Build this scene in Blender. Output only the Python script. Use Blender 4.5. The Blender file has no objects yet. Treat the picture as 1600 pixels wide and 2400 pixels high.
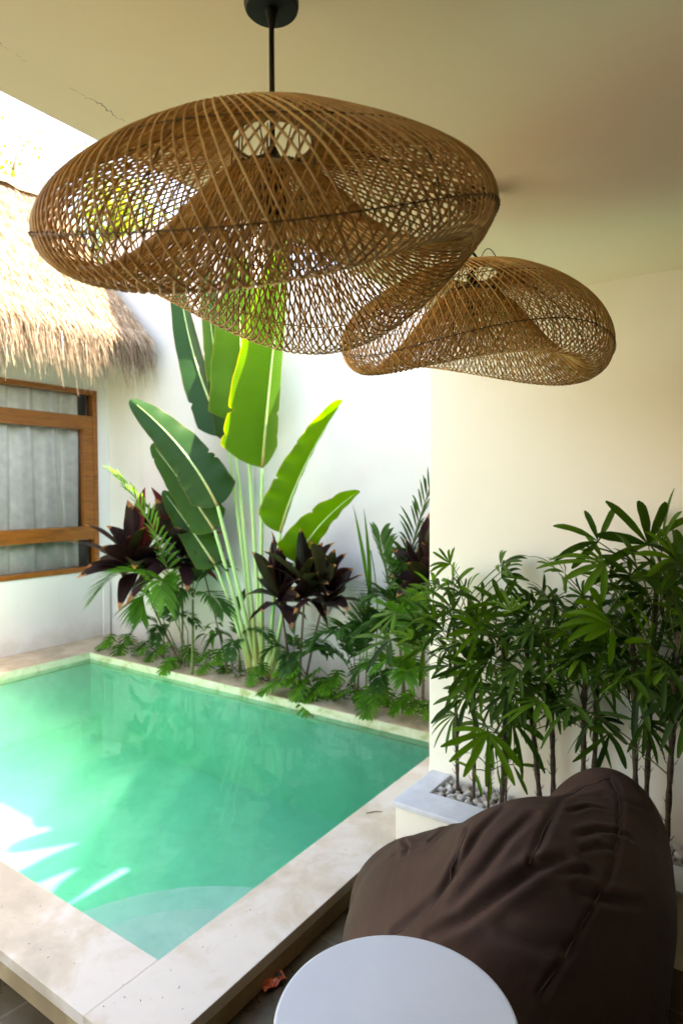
import bpy, math, random
import numpy as np
from mathutils import Vector, Matrix
random.seed(7); rng = np.random.default_rng(7)
S = bpy.context.scene; COL = S.collection
PI = math.pi

# ------------------------------------------------------------------ camera
FPX = 1490.1; YAW, PITCH, ROLL = .6054, -.0334, -.0032      # focal length in pixels of the 1600x2400 photograph
EYE = np.array([0, 0, 1.5])
def cam_axes():
    f = np.array([-math.sin(YAW)*math.cos(PITCH), math.cos(YAW)*math.cos(PITCH), math.sin(PITCH)])
    r = np.array([math.cos(YAW), math.sin(YAW), 0]); u = np.cross(r, f)
    return (math.cos(ROLL)*r+math.sin(ROLL)*u, -math.sin(ROLL)*r+math.cos(ROLL)*u, f)
RT, UP, FW = cam_axes()
cd = bpy.data.cameras.new('camera'); cam = bpy.data.objects.new('camera', cd); COL.objects.link(cam)
cd.sensor_fit = 'VERTICAL'; cd.sensor_height = 36; cd.sensor_width = 24; cd.lens = FPX/2400*36
cd.clip_start = .05; cd.clip_end = 500
m = Matrix.Identity(4)
for i in range(3):
    m[i][0] = RT[i]; m[i][1] = UP[i]; m[i][2] = -FW[i]; m[i][3] = EYE[i]
cam.matrix_world = m
cd.dof.use_dof = True; cd.dof.focus_distance = 1.4; cd.dof.aperture_fstop = 4.5
S.camera = cam
# ------------------------------------------------------------------ world, sun, exposure
SUN = Vector((.55, .44, 1)).normalized()                    # towards the sun
w = bpy.data.worlds.new('World'); S.world = w; w.use_nodes = True
nt = w.node_tree; bg = nt.nodes['Background']; sk = nt.nodes.new('ShaderNodeTexSky')
sk.sky_type = 'NISHITA'; sk.sun_disc = False; sk.sun_elevation = math.asin(SUN.z); sk.sun_rotation = math.atan2(SUN.x, SUN.y)
sk.air_density = 1; sk.dust_density = 1.5; sk.ozone_density = 1
nt.links.new(sk.outputs[0], bg.inputs[0]); bg.inputs[1].default_value = .15
sl = bpy.data.lights.new('sun', 'SUN'); sl.energy = 5; sl.angle = math.radians(.55); sl.color = (1, .95, .87)
so = bpy.data.objects.new('sun', sl); COL.objects.link(so); so.rotation_euler = SUN.to_track_quat('Z', 'Y').to_euler()
so.location = (2, 3, 8)
vs = S.view_settings; vs.view_transform = 'Standard'; vs.look = 'None'; vs.exposure = 3.2; vs.gamma = 1; vs.use_curve_mapping = False
vs.use_white_balance = True; vs.white_balance_temperature = 8700; vs.white_balance_tint = 15
S.render.film_transparent = False
cy = S.cycles; cy.use_denoising = True; cy.max_bounces = 10; cy.diffuse_bounces = 6; cy.glossy_bounces = 3
cy.transparent_max_bounces = 16; cy.transmission_bounces = 6; cy.volume_bounces = 4; cy.caustics_reflective = False; cy.caustics_refractive = False
cy.sample_clamp_indirect = 8

# ------------------------------------------------------------------ helpers
def ray(px, py):
    d = RT*(px-800)/FPX - UP*(py-1200)/FPX + FW
    return d
def at(px, py, y=None, z=None, x=None):
    """where the sight line of a photograph pixel meets a plane"""
    d = ray(px, py)
    if y is not None: t = (y-EYE[1])/d[1]
    elif z is not None: t = (z-EYE[2])/d[2]
    else: t = (x-EYE[0])/d[0]
    return Vector(EYE+d*t)
def depth(p): return float(np.dot(np.array(p)-EYE, FW))
def pxm(p): return depth(p)/FPX        # metres per photograph pixel at p

class MB:
    def __init__(s): s.v = []; s.f = []; s.uv = []; s.mi = []
    def add(s, vs, fs, uvs=None, mi=0):
        o = len(s.v); s.v += [tuple(v) for v in vs]
        for k, f in enumerate(fs):
            s.f.append(tuple(i+o for i in f)); s.mi.append(mi)
            s.uv += [tuple(uvs[i]) if uvs is not None else (0, 0) for i in f]
    def box(s, a, b, mi=0):
        x0, y0, z0 = a; x1, y1, z1 = b
        v = [(x0,y0,z0),(x1,y0,z0),(x1,y1,z0),(x0,y1,z0),(x0,y0,z1),(x1,y0,z1),(x1,y1,z1),(x0,y1,z1)]
        s.add(v, [(0,3,2,1),(4,5,6,7),(0,1,5,4),(1,2,6,5),(2,3,7,6),(3,0,4,7)], mi=mi)
    def tube(s, pts, r, n=6, cap=True, mi=0):
        P = np.array([tuple(p) for p in pts], float); k = len(P)
        R = np.full(k, r, float) if np.isscalar(r) else np.array(r, float)
        T = np.gradient(P, axis=0); T /= np.linalg.norm(T, axis=1)[:, None]+1e-12
        u = np.cross(T[0], (0, 0, 1)); 
        if np.linalg.norm(u) < 1e-3: u = np.cross(T[0], (1, 0, 0))
        u /= np.linalg.norm(u); rows = []
        ca = np.cos(np.arange(n)*2*PI/n); sa = np.sin(np.arange(n)*2*PI/n)
        for i in range(k):
            u = u-T[i]*np.dot(u, T[i]); u /= np.linalg.norm(u)+1e-12
            w_ = np.cross(T[i], u)
            rows.append(P[i]+R[i]*(ca[:, None]*u+sa[:, None]*w_))
        V = np.concatenate(rows)
        F = [(i*n+j, i*n+(j+1) % n, (i+1)*n+(j+1) % n, (i+1)*n+j) for i in range(k-1) for j in range(n)]
        if cap: F += [tuple(range(n-1, -1, -1)), tuple((k-1)*n+j for j in range(n))]
        uv = [(j/n, i/(k-1)) for i in range(k) for j in range(n)]
        s.add(V.tolist(), F, uv, mi)
    def grid(s, G, mi=0, closed_u=False, UV=None):
        """G[i][j] -> point"""
        a = len(G); b = len(G[0])
        V = [p for row in G for p in row]
        F = [(i*b+j, i*b+(j+1) % b, (i+1)*b+(j+1) % b, (i+1)*b+j) for i in range(a-1) for j in range(b if closed_u else b-1)]
        uv = UV or [(j/(b-1), i/(a-1)) for i in range(a) for j in range(b)]
        s.add(V, F, uv, mi)
    def lathe(s, prof, c=(0, 0, 0), n=32, mi=0):
        G = [[(c[0]+r*math.cos(2*PI*j/n), c[1]+r*math.sin(2*PI*j/n), c[2]+z) for j in range(n)] for r, z in prof]
        s.grid(G, mi, True, [(j/n, i/len(prof)) for i in range(len(prof)) for j in range(n)])
    def build(s, name, mat, parent=None, smooth=False, solid=0, bevel=0, seg=2):
        me = bpy.data.meshes.new(name); me.from_pydata(s.v, [], s.f)
        mats = mat if isinstance(mat, (list, tuple)) else [mat]
        for mt in mats: me.materials.append(mt)
        me.polygons.foreach_set('material_index', s.mi)
        if smooth: me.polygons.foreach_set('use_smooth', [True]*len(s.f))
        ul = me.uv_layers.new(name='UVMap'); ul.data.foreach_set('uv', [c for t in s.uv for c in t])
        me.update()
        o = bpy.data.objects.new(name, me); COL.objects.link(o)
        if parent is not None:
            o.parent = parent; o.matrix_parent_inverse = Matrix.Translation(-Vector(parent.location))
        if bevel:
            b = o.modifiers.new('bevel', 'BEVEL'); b.width = bevel; b.segments = seg; b.limit_method = 'ANGLE'
        if solid:
            b = o.modifiers.new('solid', 'SOLIDIFY'); b.thickness = solid; b.offset = 0
        return o
def tag(o, label=None, cat=None, group=None, kind=None):
    if label: o['label'] = label
    if cat: o['category'] = cat
    if group: o['group'] = group
    if kind: o['kind'] = kind
    return o
def thing(name, label, cat, loc, group=None):
    o = bpy.data.objects.new(name, None); o.empty_display_size = .05; COL.objects.link(o); o.location = loc
    return tag(o, label, cat, group)

# ------------------------------------------------------------------ materials
class NT:
    def __init__(s, name):
        s.m = bpy.data.materials.new(name); s.m.use_nodes = True; s.t = s.m.node_tree; s.n = s.t.nodes
        s.b = s.n['Principled BSDF']; s.out = s.n['Material Output']
    def node(s, typ, **k):
        n = s.n.new('ShaderNode'+typ)
        for a, b in k.items(): setattr(n, a, b)
        return n
    def link(s, a, b): s.t.links.new(a, b)
    def coord(s, which='Object', scale=None):
        c = s.node('TexCoord').outputs[which]
        if scale:
            mp = s.node('Mapping'); mp.inputs['Scale'].default_value = scale; s.link(c, mp.inputs[0]); c = mp.outputs[0]
        return c
    def noise(s, scale, detail=4, rough=.55, vec=None, dist=0):
        n = s.node('TexNoise'); n.inputs['Scale'].default_value = scale; n.inputs['Detail'].default_value = detail
        n.inputs['Roughness'].default_value = rough; n.inputs['Distortion'].default_value = dist
        if vec is not None: s.link(vec, n.inputs['Vector'])
        return n.outputs['Fac']
    def ramp(s, fac, stops):
        r = s.node('ValToRGB'); e = r.color_ramp.elements
        while len(e) < len(stops): e.new(.5)
        for k, (p, c) in enumerate(stops):
            e[k].position = p; e[k].color = (*c, 1) if len(c) == 3 else c
        s.link(fac, r.inputs[0]); return r.outputs[0]
    def mix(s, fac, a, b, mode='MIX'):
        n = s.node('Mix', data_type='RGBA', blend_type=mode)
        for sock, val in ((n.inputs[0], fac), (n.inputs[6], a), (n.inputs[7], b)):
            if isinstance(val, (int, float)): sock.default_value = val
            elif isinstance(val, tuple): sock.default_value = (*val, 1)
            else: s.link(val, sock)
        return n.outputs[2]
    def math(s, op, a, b=None):
        n = s.node('Math', operation=op)
        for k, val in ((0, a), (1, b)):
            if val is None: continue
            if isinstance(val, (int, float)): n.inputs[k].default_value = val
            else: s.link(val, n.inputs[k])
        return n.outputs[0]
    def bump(s, h, strength=.3, dist=.01):
        b = s.node('Bump'); b.inputs['Strength'].default_value = strength; b.inputs['Distance'].default_value = dist
        s.link(h, b.inputs['Height']); s.link(b.outputs[0], s.b.inputs['Normal']); return b.outputs[0]
    def set(s, **k):
        for a, v in k.items():
            sock = s.b.inputs[a.replace('_', ' ')]
            if isinstance(v, (int, float)): sock.default_value = v
            elif isinstance(v, tuple): sock.default_value = (*v, 1)
            else: s.link(v, sock)
        return s

def plaster(name, c, var=.06, bump=.15):
    t = NT(name); o = t.coord()
    n = t.noise(1.3, 5, .6, o); d = tuple(x*(1-var*2) for x in c)
    t.set(Base_Color=t.ramp(n, [(.3, d), (.65, c)]), Roughness=.85)
    t.bump(t.math('ADD', t.noise(9, 6, .7, o), t.math('MULTIPLY', t.noise(160, 2, .5, o), .12)), bump, .004); return t.m
def wall_mat():
    t = NT('white_plaster'); o = t.coord(); sx = t.node('SeparateXYZ'); t.link(o, sx.inputs[0])
    c = t.ramp(t.noise(1.3, 5, .6, o), [(.3, (.63, .625, .605)), (.65, (.69, .685, .665))])
    splash = t.math('ADD', t.math('MULTIPLY', sx.outputs[2], 2.6), t.math('MULTIPLY', t.math('SUBTRACT', t.noise(7, 6, .7, o), .5), 1.3))
    c = t.mix(t.math('MULTIPLY', t.ramp(splash, [(.25, (1, 1, 1)), (.75, (0, 0, 0))]), .5), c, (.46, .43, .34))
    run = t.ramp(t.noise(3.2, 5, .7, t.coord('Object', (2.2, 2.2, .25))), [(.56, (0, 0, 0)), (.72, (1, 1, 1))])
    c = t.mix(t.math('MULTIPLY', run, .16), c, (.50, .50, .44))
    t.set(Base_Color=c, Roughness=.85); t.bump(t.math('ADD', t.noise(9, 6, .7, o), t.math('MULTIPLY', t.noise(160, 2, .5, o), .12)), .22, .005); return t.m
M_WALL = wall_mat()
M_CREAM = plaster('cream_plaster', (.92, .885, .755), .03)
def ceiling_mat():
    t = NT('ceiling_paint'); o = t.coord()
    n = t.noise(1.1, 5, .6, o)
    base = t.ramp(n, [(.3, (.86, .74, .565)), (.7, (.895, .79, .63))])
    # hairline crack running along the slab near its free edge, broken up here and there
    sx = t.node('SeparateXYZ'); t.link(o, sx.inputs[0])
    wob = t.math('ADD', t.math('MULTIPLY', t.math('SUBTRACT', t.noise(3.2, 7, .72, t.coord('Object', (.3, 1, 1))), .5), .16), t.math('MULTIPLY', t.math('SUBTRACT', t.noise(30, 3, .6, o), .5), .012))
    dist = t.math('ABSOLUTE', t.math('ADD', t.math('ADD', sx.outputs[0], 1.135), wob))
    wid = t.math('MULTIPLY', t.ramp(t.noise(5.5, 4, .7, o), [(.40, (0, 0, 0)), (.72, (1, 1, 1))]), .0026)
    f = t.math('LESS_THAN', dist, wid)
    t.set(Base_Color=t.mix(t.math('MULTIPLY', f, .8), base, (.12, .10, .07)), Roughness=.8)
    t.bump(t.math('ADD', t.noise(6, 6, .7, o), t.math('MULTIPLY', t.noise(150, 2, .5, o), .1)), .14, .004); return t.m
M_CEIL = ceiling_mat()
def coping_mat(name='coping_stone', a=(.60, .515, .40), b=(.68, .62, .54), wet=.55):
    t = NT(name); o = t.coord()
    n1 = t.noise(3.2, 6, .62, o, .4); n2 = t.noise(38, 4, .6, t.coord('Object', (1, 1, 1)))
    base = t.ramp(n1, [(.34, tuple(x*.82 for x in a)), (.46, a), (.56, b), (.75, tuple(min(1, x*1.05) for x in b))])
    pits = t.ramp(t.noise(70, 3, .7, t.coord('Object', (1, .45, 1))), [(.0, (1, 1, 1)), (.265, (1, 1, 1)), (.30, (0, 0, 0))])
    stain = t.ramp(t.noise(7, 5, .65, o, 1.2), [(.62, (0, 0, 0)), (.75, (1, 1, 1))])
    c = t.mix(t.math('MULTIPLY', stain, .45), base, (.50, .38, .24)); c = t.mix(t.math('MULTIPLY', pits, .75), c, (.2, .14, .09))
    t.set(Base_Color=c, Roughness=t.ramp(n1, [(.3, (wet*.7,)*3), (.7, (wet,)*3)]))
    t.bump(t.math('SUBTRACT', n2, t.math('MULTIPLY', pits, .6)), .18, .003); return t.m
M_COPE = coping_mat()
M_DECK = coping_mat('deck_stone', (.42, .33, .22), (.55, .44, .31), .22)
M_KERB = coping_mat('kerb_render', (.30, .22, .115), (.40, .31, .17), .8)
def lip_mat():
    t = NT('waterline_stone'); o = t.coord()
    c = t.ramp(t.noise(9, 5, .6, o, .5), [(.3, (.36, .36, .15)), (.45, (.60, .58, .40)), (.7, (.72, .70, .54))])
    t.set(Base_Color=c, Roughness=.5); t.bump(t.noise(40, 4, .6, o), .2, .004); return t.m
M_LIP = lip_mat()
def basin_mat():
    t = NT('green_pool_stone'); o = t.coord()
    c = t.ramp(t.noise(5, 6, .65, o, .6), [(.3, (.42, .60, .52)), (.6, (.56, .72, .64)), (.8, (.64, .78, .70))])
    t.set(Base_Color=c, Roughness=.6); t.bump(t.noise(30, 4, .6, o), .15, .004); return t.m
M_BASIN = basin_mat()
def water_mat():
    t = NT('pool_water'); t.n.remove(t.b); o = t.coord()
    bp = t.node('Bump'); bp.inputs['Strength'].default_value = .07; bp.inputs['Distance'].default_value = .02
    h = t.math('ADD', t.noise(5, 3, .5, t.coord('Object', (1, 1.6, 1)), .4), t.math('MULTIPLY', t.noise(22, 2, .5, o), .12))
    t.link(h, bp.inputs['Height'])
    fr = t.node('Fresnel'); fr.inputs['IOR'].default_value = 1.33; t.link(bp.outputs[0], fr.inputs['Normal'])
    gl = t.node('BsdfGlossy'); gl.inputs['Roughness'].default_value = .02; t.link(bp.outputs[0], gl.inputs['Normal'])
    tr = t.node('BsdfTransparent'); tr.inputs[0].default_value = (.97, 1, .985, 1)
    mx = t.node('MixShader'); t.link(fr.outputs[0], mx.inputs[0]); t.link(tr.outputs[0], mx.inputs[1]); t.link(gl.outputs[0], mx.inputs[2])
    va = t.node('VolumeAbsorption'); va.inputs['Color'].default_value = (.0, .80, .68, 1); va.inputs['Density'].default_value = 1.0
    vsc = t.node('VolumeScatter'); vsc.inputs['Color'].default_value = (.35, .92, .70, 1); vsc.inputs['Density'].default_value = .26; vsc.inputs['Anisotropy'].default_value = 0
    ad = t.node('AddShader'); t.link(va.outputs[0], ad.inputs[0]); t.link(vsc.outputs[0], ad.inputs[1]); t.link(ad.outputs[0], t.out.inputs['Volume'])
    t.link(mx.outputs[0], t.out.inputs[0]); return t.m
M_WATER = water_mat()
def floor_mat():
    t = NT('dark_stone_floor'); o = t.coord()
    br = t.node('TexBrick'); br.offset = 0; br.inputs['Scale'].default_value = 1; br.inputs['Brick Width'].default_value = .42; br.inputs['Row Height'].default_value = .42
    br.inputs['Mortar Size'].default_value = .004; br.inputs['Color1'].default_value = (0, 0, 0, 1); br.inputs['Color2'].default_value = (0, 0, 0, 1); br.inputs['Mortar'].default_value = (1, 1, 1, 1)
    mp = t.node('Mapping'); mp.inputs['Location'].default_value = (.2, .12, 0); mp.inputs['Rotation'].default_value = (0, 0, .09); t.link(o, mp.inputs[0]); t.link(mp.outputs[0], br.inputs['Vector'])
    n = t.noise(4, 6, .65, o, .5)
    c = t.ramp(n, [(.35, (.036, .025, .011)), (.55, (.066, .048, .023)), (.66, (.11, .082, .045)), (.72, (.30, .26, .19))])
    c = t.mix(t.math('MULTIPLY', br.outputs['Color'], .3), c, (.22, .18, .12))
    t.set(Base_Color=c, Roughness=t.ramp(n, [(.3, (.18,)*3), (.7, (.5,)*3)])); t.bump(n, .2, .006); return t.m
M_FLOOR = floor_mat()
def rattan_mat():
    t = NT('rattan'); g = t.node('NewGeometry')
    uv = t.coord('UV'); sx = t.node('SeparateXYZ'); t.link(uv, sx.inputs[0])
    c = t.ramp(g.outputs['Random Per Island'], [(0, (.38, .20, .055)), (.5, (.62, .345, .105)), (.85, (.72, .44, .15)), (1, (.80, .54, .22))])
    c = t.mix(.35, c, t.ramp(t.noise(55, 3, .6, t.coord()), [(.35, (.36, .185, .05)), (.7, (.74, .45, .16))]))
    t.set(Base_Color=c, Roughness=.42); t.b.inputs['Specular IOR Level'].default_value = .4
    t.bump(t.noise(240, 2, .5, t.coord()), .15, .001); return t.m
M_RATTAN = rattan_mat()
def simple(name, c, rough=.5, metal=0, spec=.5, bump=None):
    t = NT(name); o = t.coord()
    t.set(Base_Color=t.ramp(t.noise(14, 4, .6, o), [(.3, tuple(x*.8 for x in c)), (.7, c)]), Roughness=rough, Metallic=metal)
    t.b.inputs['Specular IOR Level'].default_value = spec
    if bump: t.bump(t.noise(bump[0], 3, .6, o), bump[1], .003)
    return t.m
M_BLACK = simple('black_painted_metal', (.007, .0085, .007), .55, spec=.25)
M_CORD = simple('black_cord', (.012, .012, .012), .6)
M_WIRE = simple('dark_binding_wire', (.16, .095, .045), .6)
def table_mat():
    t = NT('white_table_paint'); o = t.coord()
    c = t.ramp(t.noise(5, 5, .65, o), [(.3, (.555, .60, .655)), (.7, (.60, .645, .70))])
    st = t.ramp(t.noise(13, 6, .7, o, 1.), [(.64, (0, 0, 0)), (.74, (1, 1, 1))]); c = t.mix(t.math('MULTIPLY', st, .4), c, (.40, .41, .42))
    v = t.node('TexVoronoi'); v.inputs['Scale'].default_value = 17; t.link(o, v.inputs['Vector']); sp = t.ramp(v.outputs['Distance'], [(.0, (1, 1, 1)), (.045, (0, 0, 0))]); c = t.mix(t.math('MULTIPLY', sp, .5), c, (.3, .29, .27))
    t.set(Base_Color=c, Roughness=t.ramp(t.noise(22, 5, .7, o), [(.3, (.34,)*3), (.7, (.55,)*3)])); t.bump(t.noise(60, 3, .6, o), .04, .002); return t.m
M_TABLE = table_mat()
M_DRAIN = simple('white_table_paint', (.66, .68, .72), .42, bump=(30, .03))
M_PLANTER = simple('planter_rim_paint', (.72, .75, .79), .55, bump=(60, .08))
M_BULB = simple('bulb_glass', (.42, .30, .14), .15)
def wood_mat():
    t = NT('teak'); o = t.coord('Object', (9, .6, 9))
    n = t.noise(6, 6, .65, o, 1.2)
    t.set(Base_Color=t.ramp(n, [(.3, (.11, .032, .004)), (.5, (.24, .075, .009)), (.75, (.34, .12, .016))]), Roughness=.38); t.bump(n, .1, .002); return t.m
M_WOOD = wood_mat()
def glass_mat():
    t = NT('window_glass'); t.n.remove(t.b)
    fr = t.node('Fresnel'); fr.inputs['IOR'].default_value = 1.5
    gl = t.node('BsdfGlossy'); gl.inputs['Roughness'].default_value = .01
    tr = t.node('BsdfTransparent'); tr.inputs[0].default_value = (.97, .985, .96, 1)
    mx = t.node('MixShader'); t.link(fr.outputs[0], mx.inputs[0]); t.link(tr.outputs[0], mx.inputs[1]); t.link(gl.outputs[0], mx.inputs[2]); t.link(mx.outputs[0], t.out.inputs[0]); return t.m
M_GLASS = glass_mat()
M_CURTAIN = simple('curtain_cloth', (.93, .93, .86), .9, bump=(90, .1))
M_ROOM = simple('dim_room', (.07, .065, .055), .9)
def leaf_mat(name, c1, c2, vein, back=None, trans=.35, tc=None, edge=None, rib=26, rough=.38, veinw=.035, ribs=.25, tip=None, across=True):
    """u runs across the blade (midrib at .5), v from base to tip"""
    t = NT(name); sx = t.node('SeparateXYZ'); t.link(t.coord('UV'), sx.inputs[0]); u, v = sx.outputs[0], sx.outputs[1]
    g = t.node('NewGeometry'); o = t.coord()
    c = t.ramp(t.math('ADD', t.math('MULTIPLY', g.outputs['Random Per Island'], .7), t.math('MULTIPLY', t.noise(11, 4, .6, o), .3)), [(.15, c1), (.8, c2)])
    du = t.math('ABSOLUTE', t.math('SUBTRACT', u, .5))
    if across: ph = t.math('SUBTRACT', t.math('MULTIPLY', v, rib*6.28), t.math('MULTIPLY', du, 9.))
    else: ph = t.math('MULTIPLY', u, rib*6.28)
    rb = t.math('MULTIPLY', t.math('ADD', t.math('SINE', ph), 1.), .5)
    c = t.mix(t.math('MULTIPLY', rb, ribs), c, tuple(x*.55 for x in c1))
    vm = t.ramp(du, [(0, (1, 1, 1)), (veinw, (0, 0, 0))])
    c = t.mix(t.math('MULTIPLY', vm, .85), c, vein)
    if edge: c = t.mix(t.ramp(du, [(.478, (0, 0, 0)), (.492, (1, 1, 1))]), c, edge)
    if tip:
        tm = t.ramp(t.math('ADD', v, t.math('MULTIPLY', t.noise(25, 3, .6, o), .25)), [(.99, (0, 0, 0)), (1.08, (1, 1, 1))])
        c = t.mix(tm, c, tip)
    t.set(Base_Color=c, Roughness=rough+.08); t.b.inputs['Specular IOR Level'].default_value = .16; t.bump(rb, .22, .004)
    tl = t.node('BsdfTranslucent'); 
    tcol = t.mix(1., c, tc or (1.6, 1.7, .6), 'MULTIPLY') ; t.link(tcol, tl.inputs[0])
    mx = t.node('MixShader'); mx.inputs[0].default_value = trans
    t.link(t.b.outputs[0], mx.inputs[1]); t.link(tl.outputs[0], mx.inputs[2]); t.link(mx.outputs[0], t.out.inputs[0]); return t.m
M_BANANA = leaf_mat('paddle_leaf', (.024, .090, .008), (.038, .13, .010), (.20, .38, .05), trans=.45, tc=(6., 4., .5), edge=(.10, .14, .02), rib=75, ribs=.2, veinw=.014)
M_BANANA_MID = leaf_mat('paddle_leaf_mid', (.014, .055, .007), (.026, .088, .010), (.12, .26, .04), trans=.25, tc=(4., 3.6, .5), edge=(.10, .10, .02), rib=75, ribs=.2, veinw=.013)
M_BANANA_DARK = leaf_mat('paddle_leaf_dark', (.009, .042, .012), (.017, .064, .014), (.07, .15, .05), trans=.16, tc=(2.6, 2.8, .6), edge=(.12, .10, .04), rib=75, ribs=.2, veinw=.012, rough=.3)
M_BANANA_LIME = leaf_mat('paddle_leaf_lime', (.042, .13, .008), (.065, .17, .010), (.26, .44, .07), trans=.42, tc=(3.2, 2.8, .5), edge=(.25, .22, .05), rib=60, ribs=.2, veinw=.018)
M_STALK = None
def stalk_mat():
    t = NT('paddle_stalk'); sx = t.node('SeparateXYZ'); t.link(t.coord('UV'), sx.inputs[0])
    c = t.ramp(sx.outputs[1], [(0, (.30, .17, .06)), (.1, (.33, .33, .10)), (.35, (.34, .52, .22)), (1, (.36, .60, .24))])
    c = t.mix(t.ramp(t.noise(18, 4, .6, t.coord('Object', (3, 3, .5))), [(.55, (0, 0, 0)), (.75, (.6, .6, .6))]), c, (.52, .58, .10))
    t.set(Base_Color=c, Roughness=.35); return t.m
M_STALK = stalk_mat()
M_CORDY = leaf_mat('cordyline_leaf', (.010, .006, .006), (.030, .012, .012), (.06, .02, .025), trans=.15, tc=(3, 1.2, 1.), rib=10, ribs=.3, rough=.3, across=False, edge=(.09, .035, .02), tip=(.30, .14, .05))
M_CORDY_RED = leaf_mat('cordyline_red_leaf', (.10, .012, .016), (.20, .03, .03), (.22, .03, .03), trans=.25, tc=(2.5, 1., 1.), rib=10, ribs=.3, rough=.32, across=False)
M_CORDY_OLIVE = leaf_mat('cordyline_olive_leaf', (.016, .016, .008), (.04, .045, .016), (.06, .05, .02), trans=.2, tc=(2.2, 2., .8), rib=10, ribs=.3, rough=.3, across=False, edge=(.09, .05, .02), tip=(.34, .15, .05))
M_ARECA = leaf_mat('areca_leaflet', (.045, .15, .02), (.075, .22, .03), (.10, .24, .05), trans=.4, tc=(2.6, 2.2, .6), rib=3, ribs=.15, across=False)
M_ARECA_DARK = leaf_mat('areca_dark_leaflet', (.022, .075, .018), (.04, .12, .022), (.06, .15, .03), trans=.3, tc=(2., 2., .6), rib=3, ribs=.15, across=False)
M_RHAPIS = leaf_mat('lady_palm_leaflet', (.014, .042, .007), (.062, .145, .014), (.03, .085, .012), trans=.22, tc=(1.8, 1.9, .5), rib=4, ribs=.32, rough=.36, across=False, veinw=.01, tip=None)
M_RHAPIS_LIME = leaf_mat('lady_palm_young_leaflet', (.065, .155, .010), (.11, .235, .016), (.09, .19, .012), trans=.28, tc=(1.8, 1.9, .5), rib=4, ribs=.3, rough=.36, across=False, veinw=.01, tip=None)
M_PHILO = leaf_mat('philodendron_leaf', (.022, .095, .008), (.085, .25, .016), (.13, .32, .05), trans=.3, tc=(2., 1.8, .5), rib=6, ribs=.1, rough=.35)
def cane_mat(name, a, b):
    t = NT(name); o = t.coord('Object', (1, 1, 1.)); n = t.noise(60, 5, .7, t.coord('Object', (1, 1, .35)))
    wv = t.node('TexWave', bands_direction='Z'); wv.inputs['Scale'].default_value = 9; wv.inputs['Distortion'].default_value = 2; t.link(o, wv.inputs['Vector'])
    c = t.ramp(n, [(.3, a), (.7, b)]); c = t.mix(t.ramp(wv.outputs['Fac'], [(.0, (.7, .7, .7)), (.12, (0, 0, 0))]), c, tuple(x*.5 for x in a))
    t.set(Base_Color=c, Roughness=.75); t.bump(n, .5, .004); return t.m
M_CANE = cane_mat('fibrous_cane', (.03, .018, .010), (.11, .07, .035))
M_GREENCANE = cane_mat('green_cane', (.07, .12, .02), (.16, .2, .05))
M_BROWNSTEM = cane_mat('brown_stem', (.09, .05, .035), (.2, .13, .08))
def pebble_mat():
    t = NT('pebble'); g = t.node('ObjectInfo')
    c = t.ramp(g.outputs['Random'], [(0, (.42, .38, .32)), (.4, (.58, .55, .49)), (.7, (.70, .68, .64)), (1, (.50, .43, .34))])
    c = t.mix(t.math('MULTIPLY', t.noise(45, 4, .6, t.coord()), .4), c, (.32, .28, .22))
    t.set(Base_Color=c, Roughness=.6); return t.m
M_PEBBLE = pebble_mat()
def gravel_mat():
    t = NT('gravel'); g = t.node('NewGeometry')
    t.set(Base_Color=t.ramp(g.outputs['Random Per Island'], [(0, (.16, .12, .08)), (.3, (.42, .36, .29)), (.7, (.62, .58, .52)), (1, (.72, .69, .64))]), Roughness=.75); return t.m
M_GRAVEL = gravel_mat()
M_SOIL = simple('soil', (.06, .04, .025), .95, bump=(40, .6))
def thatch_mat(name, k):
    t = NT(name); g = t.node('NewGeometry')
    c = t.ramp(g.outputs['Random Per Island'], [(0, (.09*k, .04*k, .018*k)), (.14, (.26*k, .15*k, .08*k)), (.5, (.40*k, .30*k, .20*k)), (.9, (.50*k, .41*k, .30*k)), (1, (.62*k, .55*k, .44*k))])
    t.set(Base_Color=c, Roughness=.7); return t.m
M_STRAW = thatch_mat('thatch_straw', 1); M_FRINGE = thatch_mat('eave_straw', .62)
M_THATCH = simple('thatch_body', (.36, .27, .19), .95, bump=(60, 1.))
def bean_mat():
    t = NT('brown_bag_fabric'); o = t.coord()
    c = t.ramp(t.noise(6, 5, .6, o), [(.3, (.052, .029, .0215)), (.7, (.070, .040, .030))])
    t.set(Base_Color=c, Roughness=.68); t.b.inputs['Specular IOR Level'].default_value = .12
    t.bump(t.math('ADD', t.math('ADD', t.noise(8, 3, .5, t.coord('Object', (1, .5, 1.6)), .8), t.math('MULTIPLY', t.noise(26, 4, .6, o, .6), .35)), t.math('MULTIPLY', t.noise(420, 2, .5, o), .10)), .30, .014); return t.m
M_BEAN = bean_mat()
M_TREE = leaf_mat('tree_leaf', (.09, .17, .015), (.17, .26, .02), (.1, .2, .03), trans=.5, tc=(2.5, 2.2, .4), rib=3, ribs=.1)

# ------------------------------------------------------------------ layout constants (metres, floor z = 0)
COPE = .10; WATER = .042; CEIL = 2.275
PX0, PX1, PY0, PY1 = -4.94, -1.51, 1.212, 3.28       # pool opening
VX = -5.41                                             # villa wall face
BY = 3.83                                              # back wall face
WY = 2.53; WX = -1.28                                  # planter wall face and its free end
BED = 3.50

# ------------------------------------------------------------------ setting
b = MB(); b.grid([[(-40, -40, -.004), (40, -40, -.004)], [(-40, 40, -.004), (40, 40, -.004)]]) ; 
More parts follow.
